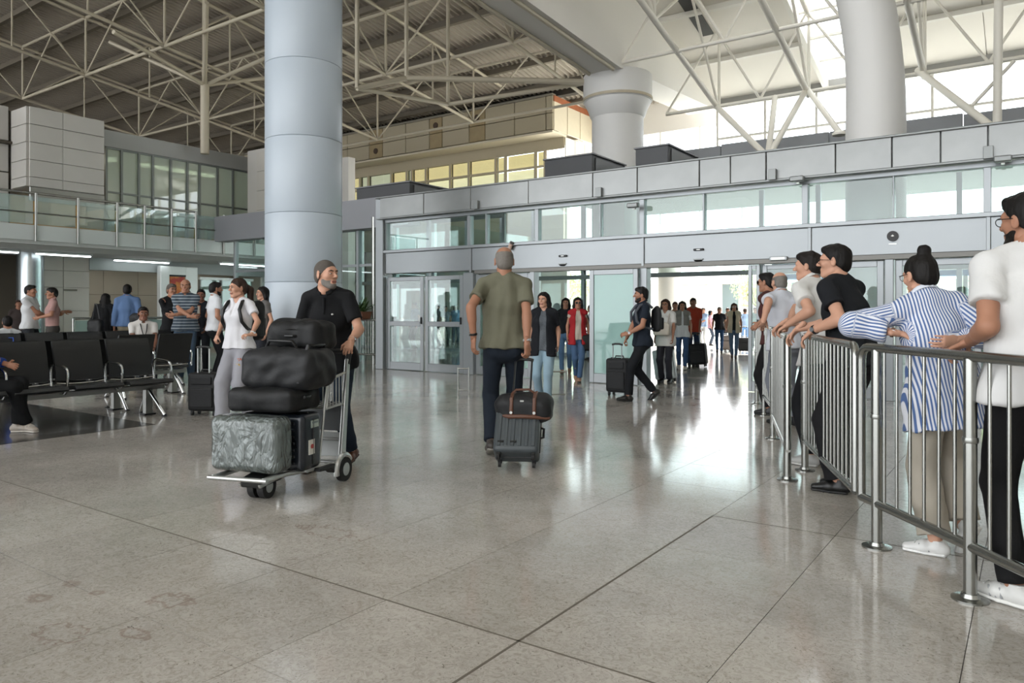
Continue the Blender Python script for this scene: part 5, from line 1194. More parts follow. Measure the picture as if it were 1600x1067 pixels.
# --- luggage cart with its load. local y = forward, x = right of the pusher
cphi = 163.7
RC = D(484, 700, 5.6); ct = thing('luggage_cart', 'silver luggage cart loaded with bags and a wrapped suitcase', 'cart', (RC[0], RC[1], 0), CYAW+math.radians(cphi))
CT = M('cart_alloy', '#b9bbb9', .32, .85, var=.06, vs=5)
for sx in (-1, 1):
    fr = MB().tube([(sx*.27, .02, .14), (sx*.25, .30, .155), (sx*.20, .62, .175), (sx*.19, .86, .18)], .017, 10); fr.build('base_tube', CT, ct, smooth=True)
    MB().prism([(-.035, .09), (.035, .09), (-.075, .90), (-.115, .90)], sx*.265-.014, sx*.265+.014, 0).build('upright', CT, ct, bevel=.006)
    MB().tube([(sx*.265, -.09, .86), (sx*.265, -.115, .93), (sx*.258, -.13, .965)], .021, 10).build('grip', BLACK, ct, smooth=True)
    wh = MB().tube([(sx*.285-.022, 0, .088), (sx*.285+.022, 0, .088)], .088, 28).build('wheel', RUBBER, ct, smooth=True); MB().tube([(sx*.285-.024, 0, .088), (sx*.285+.024, 0, .088)], .048, 20).build('hub', CT, wh, smooth=True)
    MB().tube([(sx*.285+sx*0, .0+.105*math.cos(a), .088+.105*math.sin(a)) for a in np.linspace(-.3, 2.6, 10)], [.022]*10, 8).build('fender', CT, ct, smooth=True)
    rod('front_rod', (sx*.255, .30, .155), (sx*.262, .20, .74), .009, CT, ct, 8)
    MB().tube([(sx*.262, .20, .56), (sx*.262, .20, .74), (sx*.262, .16, .765), (sx*.262, -.07, .80)], .011, 8).build('basket_side', CT, ct, smooth=True)
    MB().tube([(sx*.262, .20, .56), (sx*.262, -.05, .57)], .008, 8).build('basket_side', CT, ct, smooth=True)
    for k in range(5): rod('basket_wire', (sx*.262, .16-.045*k, .563), (sx*.262, .16-.045*k, .768+.006*k), .0042, CT, ct, 6)
for z, y in ((.74, .20), (.56, .20)): rod('basket_rail', (-.262, y, z), (.262, y, z), .010, CT, ct, 8)
for k in range(11): rod('basket_wire', (-.23+.046*k, .20, .56), (-.23+.046*k, .20, .74), .0042, CT, ct, 6)
for k in range(11): rod('basket_wire', (-.23+.046*k, .20, .56), (-.23+.046*k, -.05, .57), .0042, CT, ct, 6)
for y, z in ((.86, .18), (.45, .165), (.02, .14)): rod('cross_tube', (-.22 if y > .5 else -.26, y, z), (.22 if y > .5 else .26, y, z), .015, CT, ct, 10)
rod('rear_rail', (-.26, -.03, .30), (.26, -.03, .30), .012, CT, ct, 8)
rod('handle_bar', (-.265, -.128, .955), (.265, -.128, .955), .017, BLACK, ct, 12)
MB().box((0, -.055, .47), (.46, .012, .22)).build('back_plate', M('cart_plate', '#55585a', .45, .2), ct, bevel=.004); MB().box((0, -.04, .26), (.46, .010, .18)).build('lower_plate', M('cart_plate_pale', '#a9acab', .4, .5), ct, bevel=.004)
MB().prism([(.16, .09), (.20, .125), (.36, .14), (.36, .165), (.15, .16)], -.305, -.235, 0).build('brake_pedal', BLACK, ct, bevel=.01)
cs = MB().prism([(.47, .10), (.72, .09), (.74, .15), (.60, .175), (.48, .17)], -.075, .075, 0).build('front_fork', M('fork_black', '#1c1d1e', .5), ct, bevel=.012)
MB().prism([(.50, .115), (.73, .095), (.74, .118), (.52, .145)], -.085, -.065, 0).build('fork_cover', CT, ct, bevel=.006); MB().prism([(.50, .115), (.73, .095), (.74, .118), (.52, .145)], .065, .085, 0).build('fork_cover', CT, ct, bevel=.006)
for x in (-.038, .038):
    wh = MB().tube([(x-.024, .60, .078), (x+.024, .60, .078)], .078, 26).build('front_wheel', RUBBER, ct, smooth=True); MB().tube([(x-.026, .60, .078), (x+.026, .60, .078)], .04, 18).build('hub', CT, wh, smooth=True)
def onc(x, y, z): a = CYAW+math.radians(cphi); return (RC[0]+x*math.cos(a)-y*math.sin(a), RC[1]+x*math.sin(a)+y*math.cos(a), z)
ca = CYAW+math.radians(cphi)
# wrapped case: shell under crinkled film
fm = bpy.data.materials.new('crinkled_film'); fm.use_nodes = True; MATS['crinkled_film'] = fm; _N = fm.node_tree.nodes; _L = fm.node_tree.links; _b = _N['Principled BSDF']
_b.inputs['Base Color'].default_value = lin('#59615f'); _b.inputs['Metallic'].default_value = .25; _b.inputs['Roughness'].default_value = .10; _b.inputs['Specular IOR Level'].default_value = .7; _b.inputs['Coat Weight'].default_value = .6; _b.inputs['Coat Roughness'].default_value = .08
_tc = _N.new('ShaderNodeTexCoord'); _n1 = _N.new('ShaderNodeTexNoise'); _n1.inputs['Scale'].default_value = 6.5; _n1.inputs['Detail'].default_value = 6; _n1.inputs['Distortion'].default_value = 2.6
_mp = _N.new('ShaderNodeMapping'); _mp.inputs['Rotation'].default_value = (0, .7, 0); _mp.inputs['Scale'].default_value = (1, 1, .5); _L.new(_tc.outputs['Object'], _mp.inputs[0]); _L.new(_mp.outputs[0], _n1.inputs[0])
_vr = _N.new('ShaderNodeTexVoronoi'); _vr.feature = 'DISTANCE_TO_EDGE'; _vr.inputs['Scale'].default_value = 14; _L.new(_mp.outputs[0], _vr.inputs[0])
_ad = _N.new('ShaderNodeMath'); _ad.operation = 'MULTIPLY_ADD'; _ad.inputs[1].default_value = .6; _rg = _N.new('ShaderNodeMath'); _rg.operation = 'SUBTRACT'; _rg.inputs[1].default_value = .5; _L.new(_n1.outputs[0], _rg.inputs[0]); _ra = _N.new('ShaderNodeMath'); _ra.operation = 'ABSOLUTE'; _L.new(_rg.outputs[0], _ra.inputs[0]); _L.new(_vr.outputs[0], _ad.inputs[0]); _L.new(_ra.outputs[0], _ad.inputs[2])
_bp = _N.new('ShaderNodeBump'); _bp.inputs['Strength'].default_value = 1.0; _bp.inputs['Distance'].default_value = .05; _L.new(_ad.outputs[0], _bp.inputs['Height']); _L.new(_bp.outputs[0], _b.inputs['Normal'])
wt = thing('wrapped_suitcase', 'suitcase wrapped in shiny crinkled clear film at the front of the cart', 'suitcase', onc(.03, .67, .197), ca)
s = SDF(); s.box((0, 0, .185), (.265, .10, .185), .055); v, q_ = s.mesh(.009); v = v+vnormals(v, q_)*(folds(v, 5, (14, 14, 14), .003)+folds(v, 8, (60, 60, 45), .0012))[:, None]; qmesh('film', v, q_, fm, wt)
MB().box((.0, -.0, .185), (.50, .16, .32)).build('shell', M('grey_shell_dark', '#5b605f', .5), wt, bevel=.05, seg=3)
dc = suitcase('dark hard suitcase with white stickers between wrapped case and cart basket', onc(-.035, .425, .17), ca, .50, .24, .39, M('dark_blue_shell', '#1b2027', .25, var=.1, vs=5, spec=.5), style='ribs_h', wheels=False)
ST = M('sticker_white', '#d4d2cc', .6); MB().box((-.253, .02, .16), (.006, .07, .10)).build('sticker', ST, dc); MB().disc((-.257, .02, .165), (1, 0, 0), .016, .004, 14).build('red_mark', M('sticker_red', '#a83a34', .6), dc)
MB().box((-.253, -.02, .315), (.006, .09, .05)).build('sticker', M('sticker_pale_green', '#a9b5ae', .6), dc); MB().box((-.255, -.02, .325), (.006, .07, .012)).build('sticker_bar', M('sticker_grey', '#6d7a7c', .6), dc)
b1 = soft_bag('soft_bag', 'flat black soft bag lying on the wrapped suitcase', 'bag', onc(.01, .43, .575), ca, (.255, .19, .078), .04, NYL, .007, 11)
MB().tube([(-.24, .0, .09), (-.27, 0, .10), (-.27, .06, .10), (-.24, .07, .09)], .012, 8).build('side_handle', BLACK, b1, smooth=True); MB().tube([(-.22, -.172, .085), (.22, -.172, .085)], .005, 6).build('zip', BLACK, b1)
b2 = soft_bag('holdall', 'large black holdall on the cart, second from the top', 'bag', onc(-.06, .36, .722), ca, (.285, .19, .138), .07, NYL2, .012, 12)
MB().tube([(-.25, .172, .20), (-.1, .19, .225), (.1, .19, .225), (.25, .172, .20)], .006, 6).build('zip', BLACK, b2); MB().tube([(-.12, .10, .285), (-.10, .12, .33), (.08, .12, .335), (.12, .10, .285)], .012, 8).build('carry_handle', BLACK, b2, smooth=True)
MB().tube([(-.19, -.19, .05), (-.21, -.10, .30), (-.21, .10, .30), (-.19, .19, .05)], .014, 8).build('strap', BLACK, b2, smooth=True)
b3 = soft_bag('backpack', 'black backpack on top of the cart stack against the man', 'backpack', onc(-.05, .18, .985), ca, (.215, .15, .105), .06, NYL, .016, 13)
MB().tube([(-.05, .14, .10), (-.03, .17, .10), (.03, .17, .10), (.05, .14, .10)], .010, 8).build('carry_loop', BLACK, b3, smooth=True); MB().disc((.0, .16, .06), (0, 1, 0), .012, .01, 10).build('buckle', STEEL, b3)
MB().tube([(-.2, .13, .13), (0, .155, .15), (.2, .13, .13)], .005, 6).build('zip', BLACK, b3)
# blue bag on the middle seat row
p = D(16, 560, 10.9); b = soft_bag('blue_bag', 'bright blue plastic bag on a seat near the left edge', 'bag', (p[0], p[1], .44), .4, (.14, .08, .17), .05, M('blue_plastic', '#1f4fae', .35, var=.1), .014, 21)
MB().tube([(-.06, 0, .33), (-.05, 0, .42), (.05, 0, .42), (.06, 0, .33)], .007, 6).build('carry_loop', M('blue_plastic'), b)
# ------------------------------------------------------------------ people
W_ = '#c9c9c8'; NAVY = '#1a2029'; JEAN = '#3a4c60'; BLK = '#121213'
def backpack(info, label, mat, sz=(.15, .085, .21), seed=1, dz=-.02, strap=BLACK):
    S, w = info['S'], info['w']; R2 = info['R2']; c_ = info['C']+R2@A3(0, -.225, dz); p = w(c_); th = info['root'].rotation_euler.z
    t = soft_bag('backpack', label, 'backpack', (p[0], p[1], p[2]-sz[2]), th, sz, .06, mat, .006, seed)
    po = SDF(); po.box((0, -sz[1]-.01, sz[2]*.7), (sz[0]*.8, .035, sz[2]*.5), .025); sdf_obj('pocket', po, .01, mat, t)
    for sx in (-1, 1):
        L = []
        for q in (A3(sx*.085, -.14, .16), A3(sx*.095, -.06, .225), A3(sx*.10, .06, .20), A3(sx*.115, .135, .10), A3(sx*.14, .125, -.04), A3(sx*.158, .04, -.13), A3(sx*.12, -.13, -.16)):
            g = w(info['C']+R2@q); d = rotz(-th)@(g-A3(p[0], p[1], p[2]-sz[2])); L.append(d)
        MB().tube(L, .020, 8).build('strap', strap, t, smooth=True)
    return t
# -- right of the barrier
person('man in white shirt and black trousers leaning on the barrier at the right edge', place(1618, 948, height=1.775, phi=24), 0, top=dict(m=W_, hem=.22, loose=.012, sl=.62), bottom=dict(m=BLK, fit='regular'), hair='short', hcol='black', shoes='#c9c9c6', sole='#d6d6d2', extra='sneaker', beard='dark', glasses='clear',
       feet=((-.08, .0, 42, 0, 0), (.12, -.03, 10, 0, 0)), la=dict(W=D(1516, 533, 3.36), pole=(-.25, -1, -.9), dir=(-.6, .6, -.45), palm=(.1, -.2, -1), curl=.75), ra=dict(W=D(1620, 545, 3.38), pole=(1, -.3, -1)), hy=28, lean=5, build=1.06)
person('woman with dark bun in blue striped shirt leaning an elbow on the barrier', place(1476, 868, height=1.57, phi=22), 0, female=True, skin='fair', top=dict(m=MATS['striped_blue_cloth'], sl=1.75, hem=.34, loose=.022, collar=True, stripe=True), bottom=dict(m='#a59e91', fit='wide', len=.93), hair='bun', hcol='black', glasses='clear',
       shoes='#cfcfcd', sole='#dcdcda', extra='sneaker', feet=((-.05, .0, 62, 0, 0), (.19, -.04, 25, 62, .02)), la=dict(W=D(1404, 521, 3.86), pole=(-1, .0, -.45), dir=(1, .3, -.1), palm=(0, .3, -1)), ra=dict(W=D(1494, 531, 3.66), pole=(1, -.4, -.5)), lean=11, side=-8, hy=18, hp=8, poff=(0, -.02), watch=[(0, '#6a5040')])
person('man in black shirt leaning both forearms on the barrier', place(1334, 770, height=1.74, phi=58), 0, skin='fair', top=dict(m='#16181c', hem=.20, loose=.012, sl=.6), bottom=dict(m='#141416', fit='wide'), hair='short', hcol='black', shoes='#101010', glasses='clear',
       feet=((-.10, .05, 24, 0, 0), (.08, .10, 18, 0, 0)), la=dict(W=D(1268, 517, 5.16), pole=(-.4, -1, -.6), dir=(-.1, .75, -.7), palm=(.4, -.2, -1), curl=.5), ra=dict(W=D(1248, 513, 5.34), pole=(.5, -1, -.6), dir=(-.1, .75, -.7), palm=(0, -.2, -1), curl=.5), lean=13, hy=20, hp=-2, watch=[(0, '#15171a')], build=1.06)
person('man in white polo with cropped grey hair behind the black shirted man', place(1287, 728, height=1.76, phi=52), 0, skin='fair', top=dict(m='#c6c5c2', hem=.24, loose=.012, sl=.6, collar=True), bottom=dict(m='#17181b', fit='regular'), hair='short', hcol='dark', shoes='#a5a5a2', sole='#bdbdba',
       feet=((-.10, .05, 24, 0, 0), (.08, .02, 18, 0, 0)), la=dict(W=D(1231, 507, 6.02), pole=(-.5, -1, -.6), dir=(-.1, .8, -.5), palm=(.3, -.2, -1), curl=.6), ra=dict(W=D(1224, 505, 6.25), pole=(.5, -1, -.6), dir=(0, .8, -.5), palm=(0, -.2, -1), curl=.6), lean=13, hy=22, build=1.04)
person('bald man in pale polo leaning on the far barrier', place(1228, 664, height=1.70, phi=30), 1, skin='fair', top=dict(m='#b9bcc4', hem=.22, loose=.012, collar=True), bottom=dict(m='#6c7078'), hair='ring', hcol='grey', la=dict(W=D(1192, 505, 7.95), pole=(-.6, -1, -.4), dir=(.3, .8, -.3), palm=(0, 0, -1)), ra=dict(W=D(1232, 508, 7.9), pole=(1, -1, -.4)), lean=13, build=1.08)
person('dark haired man in dark sunglasses beyond the bald man', place(1209, 648, height=1.72, phi=62), 1, top=dict(m='#4a2c2a', hem=.2), bottom=dict(m=BLK), hair='short', hcol='black', glasses='sun', lean=8, la=dict(W=D(1186, 505, 8.8), pole=(-.5, -1, -.4)), ra=dict(W=D(1200, 505, 8.8), pole=(.5, -1, -.5)))
# -- centre
person('balding man in olive shirt walking away with the grey suitcase', place(788, 710, 386, phi=2), 0, skin='tan', top=dict(m='#666555', hem=.17, loose=.010, sl=.62, fold=.012), bottom=dict(m='#1d242e', fit='regular'), hair='ring', hcol='grey', shoes='#3d3834', sole='#8a8780',
       feet=((-.11, -.10, 4, 22, 0), (.09, .20, -4, 0, 0)), la=dict(W=D(740, 528, 6.34), pole=(-.6, -1, 0), dir=(-.05, .05, -1), palm=(.8, .4, 0), curl=.5), ra=dict(W=D(824, 555, 6.24), pole=(.5, -1, 0), dir=(.05, -.05, -1), palm=(-.5, .5, 0), curl=1.15), watch=[(0, '#141414'), (1, '#b9bcc0')], hy=3, build=1.0)
c2 = person('woman in black short sleeved jacket and pale blue jeans', place(850, 634, 457, phi=172), 1, female=True, skin='fair', top=dict(m=M('print_grey_cloth', '#4d5258', .8, var=.5, vs=60), hem=.22, v=.06, sl=.4), jacket=dict(m='#15171c', open=.062, o=.026, hem=.30, sl=.72), bottom=dict(m='#8299a6', fit='regular'), hair='long', hcol='black', face=True, hy=-18,
       feet=stride(.15, .18, 'l'), build=1.1, shoes='#3c3a38')
aw_ = c2['arms'][0]; p = c2['w'](aw_[1]+aw_[2]*.085+A3(.012, .02, 0)); t = thing('phone', 'black phone in the hand of the woman in the black jacket', 'phone', tuple(p), c2['root'].rotation_euler.z); MB().box((0, 0, 0), (.012, .075, .14)).build('case', BLACK, t, bevel=.005); MB().box((-.0065, 0, 0), (.002, .066, .125)).build('screen', M('phone_screen', '#0a0b0d', .1), t)
c3 = person('bearded man in navy polo and black trousers striding left', place(1003, 626, 448, phi=108), 0, skin='tan', top=dict(m='#1b222c', hem=.22, collar=True, sl=.6), bottom=dict(m='#15171b', fit='regular'), hair='short', hcol='black', beard='dark', face=True, shoes='#1a1817', hy=-14,
            feet=((-.07, .24, 4, -4, 0), (.07, -.30, -4, 40, 0)), la=dict(l=(-.13, .27, 1.03), pole=(-.7, -1, -.4), dir=(.6, .7, -.1), palm=(.6, -.5, -.5), curl=.6), ra=dict(W=D(974, 541, 10.35), pole=(.5, -1, -.3), dir=(0, .5, -1), palm=(-.3, -1, 0), curl=1.0), watch=[(0, '#b0b3b6')])
backpack(c3, 'dark backpack on the back of the man in the navy polo', NYL2, (.12, .045, .17), 31, strap=M('strap_grey', '#4a4e55', .7))
c4 = person('woman in red vest and beige top with jeans in the left doorway', place(903, 596, 465, phi=184), 1, female=True, skin='tan', top=dict(m='#a39a8e', hem=.2, v=.05, sl=.35), jacket=dict(name='vest', m='#8f1f24', open=.07, o=.026, hem=.30, sl=0), bottom=dict(m='#3d5470', fit='slim'), hair='long', hcol='black', face=True, glasses='sun', feet=((-.02, .16, -4, -4, 0), (.04, -.18, 6, 30, 0)), shoes='#8a6a55')
p = D(922, 548, 13.1); hb_ = soft_bag('handbag', 'black shoulder handbag of the woman in the red vest', 'bag', tuple(p), c4['root'].rotation_euler.z, (.17, .08, .14), .05, NYL, .006, 41); sh_ = rotz(-c4['root'].rotation_euler.z)@(c4['w'](c4['sh'][0]+A3(.03, .03, .07))-p)
MB().tube([(-.10, .0, .26), tuple(sh_+A3(-.02, 0, 0)), tuple(sh_+A3(.03, 0, 0)), (.10, 0, .26)], .012, 6).build('strap', BLACK, hb_)
person('woman in black top and jeans behind the woman in the red vest', place(884, 584, 466, phi=176), 1, female=True, top=dict(m='#17181b', hem=.14), bottom=dict(m='#4a6480', fit='slim'), hair='long', hcol='black', face=True, feet=stride(.16, .2, 'r'), shoes='#6e5340')
c6 = person('woman in white blouse with glasses holding the white suitcase', place(1040, 598, 468, phi=165), 1, female=True, skin='tan', top=dict(m='#c9c7c3', hem=.30, v=.08, loose=.012, sl=.65), bottom=dict(m='#2a2a30'), hair='long', hcol='brown', face=True, glasses='clear', la=dict(W=D(1051, 540, 12.7), pole=(-1, -.4, 0), curl=.9))
p = D(1033, 524, 12.75); sb_ = soft_bag('sling_bag', 'cream sling bag across the woman holding the white suitcase', 'bag', tuple(p), c6['root'].rotation_euler.z, (.14, .05, .10), .04, M('cream_canvas', '#bdb6aa', .8, var=.1), .006, 43)
sh_ = rotz(-c6['root'].rotation_euler.z)@(c6['w'](c6['sh'][0]+A3(.05, .04, .05))-p); MB().tube([(-.10, 0, .18), tuple(sh_)], .010, 6).build('strap', M('cream_canvas'), sb_)
person('woman in white tee with grey scarf and jeans in the open doorway', place(1066, 577, 471, phi=182), 1, female=True, top=dict(m='#c6c5c6', hem=.24, sl=.6), jacket=dict(name='scarf', m='#77736e', o=.034, hem=-.06, sl=0, open=.03), bottom=dict(m='#33496a', fit='slim'), hair='long', hcol='black', face=True, feet=((-.06, .12, 0, 0, 0), (.08, -.08, 0, 20, 0)), shoes='#b5aca5')
person('young man in orange red shirt with dark jeans in the open doorway', place(1083, 572, 466, phi=186), 1, skin='brown', top=dict(m='#8c3220', hem=.2, sl=.75), bottom=dict(m='#27344a'), hair='short', hcol='black', face=True, la=dict(W=D(1092, 532, 16.6), pole=(-1, -.4, 0), curl=.9))
person('person half hidden between the white blouse and the grey scarf', place(1055, 566, 472, phi=180), 2, top=dict(m='#8a6f62'), bottom=dict(m='#30343a'), hair='short', hcol='brown', face=True)
# -- outside
person('woman in cream vest and blue grey jeans walking in from outside', place(1147, 560, 474, phi=180), 1, female=True, skin='tan', top=dict(m='#18191b', hem=.18, sl=.3), jacket=dict(name='vest', m='#b3a892', open=.055, o=.026, hem=.26, sl=.35), bottom=dict(m='#4f6278', fit='slim'), hair='long', hcol='brown', face=True, glasses='sun', feet=((-.05, .12, 0, 0, 0), (.06, -.12, 0, 25, 0)), shoes='#4a3a30')
person('person in black tee and dark blue jeans walking in from outside', place(1124, 552, 480, phi=180), 1, top=dict(m='#1a1b1e', hem=.18), bottom=dict(m='#27405f', fit='slim'), hair='short', hcol='grey', face=True, feet=stride(.12, .1, 'l'))
person('person in light blue shirt and white trousers standing outside', place(1099, 541, 481, phi=160), 2, top=dict(m='#93a9c8', hem=.18), bottom=dict(m='#c9c9c9'), hair='short', hcol='brown', la=dict(l=(.02, .28, 1.1)), ra=dict(l=(.05, .3, 1.1)))
person('person in pale pink shirt at the left of the outdoor group', place(1089, 540, 482, phi=180), 2, top=dict(m='#b99a92'), bottom=dict(m='#555a63'), hair='short', hcol='brown')
person('dark haired person in pink outside behind the light blue shirt', place(1110, 540, 485, phi=-90), 2, female=True, top=dict(m='#b98f96'), bottom=dict(m='#3b4350'), hair='long', hcol='black')
person('sandy haired person outside between black tee and cream vest', place(1137, 546, 481, phi=180), 2, top=dict(m='#9a8577'), bottom=dict(m='#50545a'), hair='short', hcol='brown')
person('person in light blue shirt and jeans outside beside the door edge', place(1164, 541, 482, phi=10), 2, top=dict(m='#8fa6c4', hem=.2), bottom=dict(m='#4a6f9c', fit='slim'), hair='short', hcol='brown')
person('person in green shirt outside seen through the narrow glass leaf', place(1180, 545, 480, phi=180), 2, top=dict(m='#5d7f78'), bottom=dict(m='#3a3f46'), hair='short', hcol='brown')
person('woman in pale blouse outside at the right side of the left doorway', place(923, 562, 477, phi=80), 2, female=True, skin='fair', top=dict(m='#b9c0cc', sl=.8), bottom=dict(m='#8c95a3'), hair='long', hcol='brown', la=dict(l=(-.1, .33, 1.15)), ra=dict(l=(.1, .33, 1.15)))
person('man in dark shirt seen through the left glass doors', place(685, 538, 473, phi=20), 2, top=dict(m='#3b4250'), bottom=dict(m='#23272e'), hair='short', hcol='black')
person('person in grey shirt seen through the left glass doors', place(696, 540, 478, phi=200), 2, top=dict(m='#5c6470'), bottom=dict(m='#2a2d33'), hair='short', hcol='black')
person('person in blue shirt seen through the first glass door leaf', place(648, 548, 472, phi=120), 2, top=dict(m='#4d6178'), bottom=dict(m='#2a2d33'), hair='short', hcol='black')
person('person in blue dress outside beyond the second glass leaf', place(712, 538, 476, phi=180), 2, female=True, top=dict(m='#5f86ac', hem=.3), bottom=dict(m='#3d4a5c'), hair='long', hcol='brown')
# -- left
l1 = person('grey bearded man in black polo pushing the luggage cart', place(523, 724, height=1.72, phi=158), 0, skin='fair', top=dict(m='#0f1012', hem=.23, collar=True, sl=.70, loose=.006), bottom=dict(m='#1f2a38', fit='regular'), hair='buzz', hcol='stubble', beard='grey', face=True, shoes='#5e3a2c', sole='#3a2a22',
       feet=((-.14, -.06, -6, 18, 0), (.10, .26, 6, 0, 0)), la=dict(W=onc(-.258, -.16, 1.03), pole=(-.25, -1, -.4), dir=(0, .75, -.7), palm=(.2, -.7, -.75), curl=.95), ra=dict(W=onc(.262, -.16, 1.03), pole=(.35, -1, -.4), dir=(0, .75, -.7), palm=(-.2, -.7, -.75), curl=.95), lean=19, hy=66, hp=-2, watch=[(0, '#b0b3b6')], build=1.0)
l2 = person('woman in white tee and grey trousers with ponytail wheeling a roller', place(373, 660, 436, phi=142), 0, female=True, skin='fair', top=dict(m='#cbcbcf', hem=.17, v=.10, sl=.55, loose=.006), bottom=dict(m='#8d8d93', fit='wide'), hair='ponytail', hcol='brown', face=True, hy=-26, shoes='#b9ab9f', sole='#a88f80',
            feet=((-.08, -.16, -4, 25, 0), (.08, .20, 2, -3, 0)), la=dict(W=D(393, 523, 8.02), pole=(-1, -.7, -.6), dir=(.35, .9, .0), palm=(0, -.6, -.8), curl=.8), ra=dict(W=D(334, 540, 8.78), pole=(.6, -1, 0), dir=(.3, .3, -1), palm=(-.3, -1, 0), curl=1.0), watch=[(0, '#dcdcdc')], belt='#77777d')
for f_, dx_, c_, nm in ((.30, -.02, '#b5654f', 'embroidery_red'), (.46, -.01, '#c2a24c', 'embroidery_yellow')):
    q_ = l2['hip'][0]+(l2['kn'][0]-l2['hip'][0])*f_; r_ = .0925-.01*f_
    for k in range(5):
        a_ = -.25+.16*k; ball('embroidery', (q_+A3(r_*math.sin(a_)+dx_, r_*math.cos(a_)+.004, .012*math.sin(k*2.3)))*l2['S'], A3(.007, .005, .011), M(nm, c_, .8), l2['root'], None, 1)
q_ = (l1['C']+l1['R2']@A3(-.075, .124, .07))*l1['S']; ball('chest_logo', q_, A3(.012, .006, .008), M('logo_pale', '#b9b9b4', .7), l1['root'], None, 1)
backpack(l2, 'black backpack worn by the woman in the white tee', NYL, (.15, .09, .22), 33, -.04)
person('woman with long dark hair and grey top beside the blue column', place(411, 603, height=1.65, phi=112), 1, female=True, skin='fair', top=dict(m='#5b5856', hem=.18), bottom=dict(m='#22242a'), hair='long', hcol='black', face=True)
person('man in white polo and black trousers looking to the right', place(336, 597, height=1.75, phi=-72), 1, skin='tan', top=dict(m='#c8cacd', hem=.17, collar=True), bottom=dict(m='#141518'), hair='short', hcol='black', beard='dark', face=True, la=dict(l=(-.2, .12, .98)), ra=dict(l=(.2, .15, .98)), belt='#101010')
l5 = person('young person in dark shirt holding an orange folder', place(314, 590, height=1.65, phi=176), 1, skin='brown', top=dict(m='#1d2026', hem=.18), bottom=dict(m='#17191d'), hair='short', hcol='black', face=True, ra=dict(l=(.08, .25, 1.08)), la=dict(l=(-.1, .22, .98)))
p = D(303, 484, 13.45); t = thing('folder', 'orange folder held by the young person in the dark shirt', 'folder', tuple(p), CYAW+.3); MB().box((0, 0, 0), (.22, .02, .16)).build('cover', M('orange_card', '#b3652a', .7), t, bevel=.004, seg=1); MB().box((0, -.012, 0), (.20, .004, .14)).build('sheet', M('paper', '#c9c4b8', .8), t)
person('bald man in striped polo and blue jeans with folded arms', place(290, 597, 437, phi=170), 1, skin='tan', top=dict(m=MATS['striped_polo_cloth'], hem=.20, collar=True, sl=.65, loose=.008), bottom=dict(m='#46586b', fit='regular', var=.25), hair='ring', hcol='stubble', face=True, la=dict(l=(.13, .25, 1.15), pole=(-1, -.2, -.8), dir=(1, .1, 0), palm=(0, -1, 0)), ra=dict(l=(-.13, .28, 1.12), pole=(1, -.2, -.8), dir=(-1, .1, 0), palm=(0, -1, 0)), belt='#3a2a20', shoes='#26221f', build=1.08)
person('man in black shirt standing behind the bald man in stripes', place(268, 592, height=1.74, phi=206), 1, skin='tan', top=dict(m='#131416', hem=.2), bottom=dict(m='#1b1c20'), hair='short', hcol='stubble', face=True, la=dict(l=(-.05, .25, 1.1)), ra=dict(l=(.0, .27, 1.12)))
person('man in blue long sleeved shirt seen from behind at the counter', place(199, 581, 445, phi=-8), 1, skin='tan', top=dict(m='#566e92', hem=.16, sl=1.9, collar=True, loose=.01), bottom=dict(m='#7d7462'), hair='short', hcol='black', la=dict(l=(-.23, -.02, .90)), ra=dict(l=(.20, .12, 1.0)))
p = D(216, 503, 15.0); jk = soft_bag('folded_jacket', 'dark jacket folded over the arm of the man in blue', 'jacket', tuple(p-A3(0, 0, .1)), .5, (.17, .08, .13), .06, NYL2, .02, 51, res=.016)
person('person in long black clothes with dark hair near the counter', place(165, 580, height=1.60, phi=-24), 1, female=True, top=dict(m='#0e0f11', hem=.62, sl=1.9, loose=.03), bottom=dict(m='#0e0f11', fit='wide'), hair='long', hcol='black')
p = D(150, 512, 14.8); hb_ = soft_bag('handbag', 'black handbag hanging beside the person in long black clothes', 'bag', tuple(p-A3(0, 0, .14)), .3, (.16, .07, .15), .05, NYL, .008, 53, res=.016); MB().tube([(-.1, 0, .28), (-.02, 0, .62), (.02, 0, .62), (.1, 0, .28)], .012, 6).build('strap', BLACK, hb_)
person('man in pink shirt talking with one arm held out', place(82, 582, 450, phi=98), 1, skin='tan', top=dict(m='#a07f7a', hem=.12, sl=.75, collar=True), bottom=dict(m='#3a3734'), hair='short', hcol='black', face=True, la=dict(l=(-.16, .26, 1.14), pole=(-1, -.5, -.5)), ra=dict(l=(.30, -.26, 1.26), pole=(.4, -1, -.8), dir=(.3, -1, .0)), belt='#1a1714')
person('man in white shirt with folded arms beside the chrome column', place(47, 581, 446, phi=-118), 1, skin='tan', top=dict(m='#c4c6c8', hem=.2, collar=True, loose=.01), bottom=dict(m='#26282c'), hair='short', hcol='black', face=True, la=dict(l=(.12, .26, 1.14), pole=(-1, -.2, -.8), dir=(1, .1, 0), palm=(0, -1, 0)), ra=dict(l=(-.12, .29, 1.12), pole=(1, -.2, -.8), dir=(-1, .1, 0), palm=(0, -1, 0)))
person('person far behind the white shirt at the left edge', place(29, 566, height=1.50, phi=180), 2, top=dict(m='#3a3230'), bottom=dict(m='#26282c'), hair='short', hcol='brown', face=True)
def sat(label, X, u, th_deg, height, lod, dx=0, feet=None, **k):
    f = feet or ((-.10, .42, 4, 0, 0), (.10, .42, -4, 0, 0))
    return person(label, dict(x=X, y=u, th=math.radians(th_deg), h=height), lod, seat=.435, feet=f, kneel=((-.1, 1, 1), (.1, 1, 1)), **k)
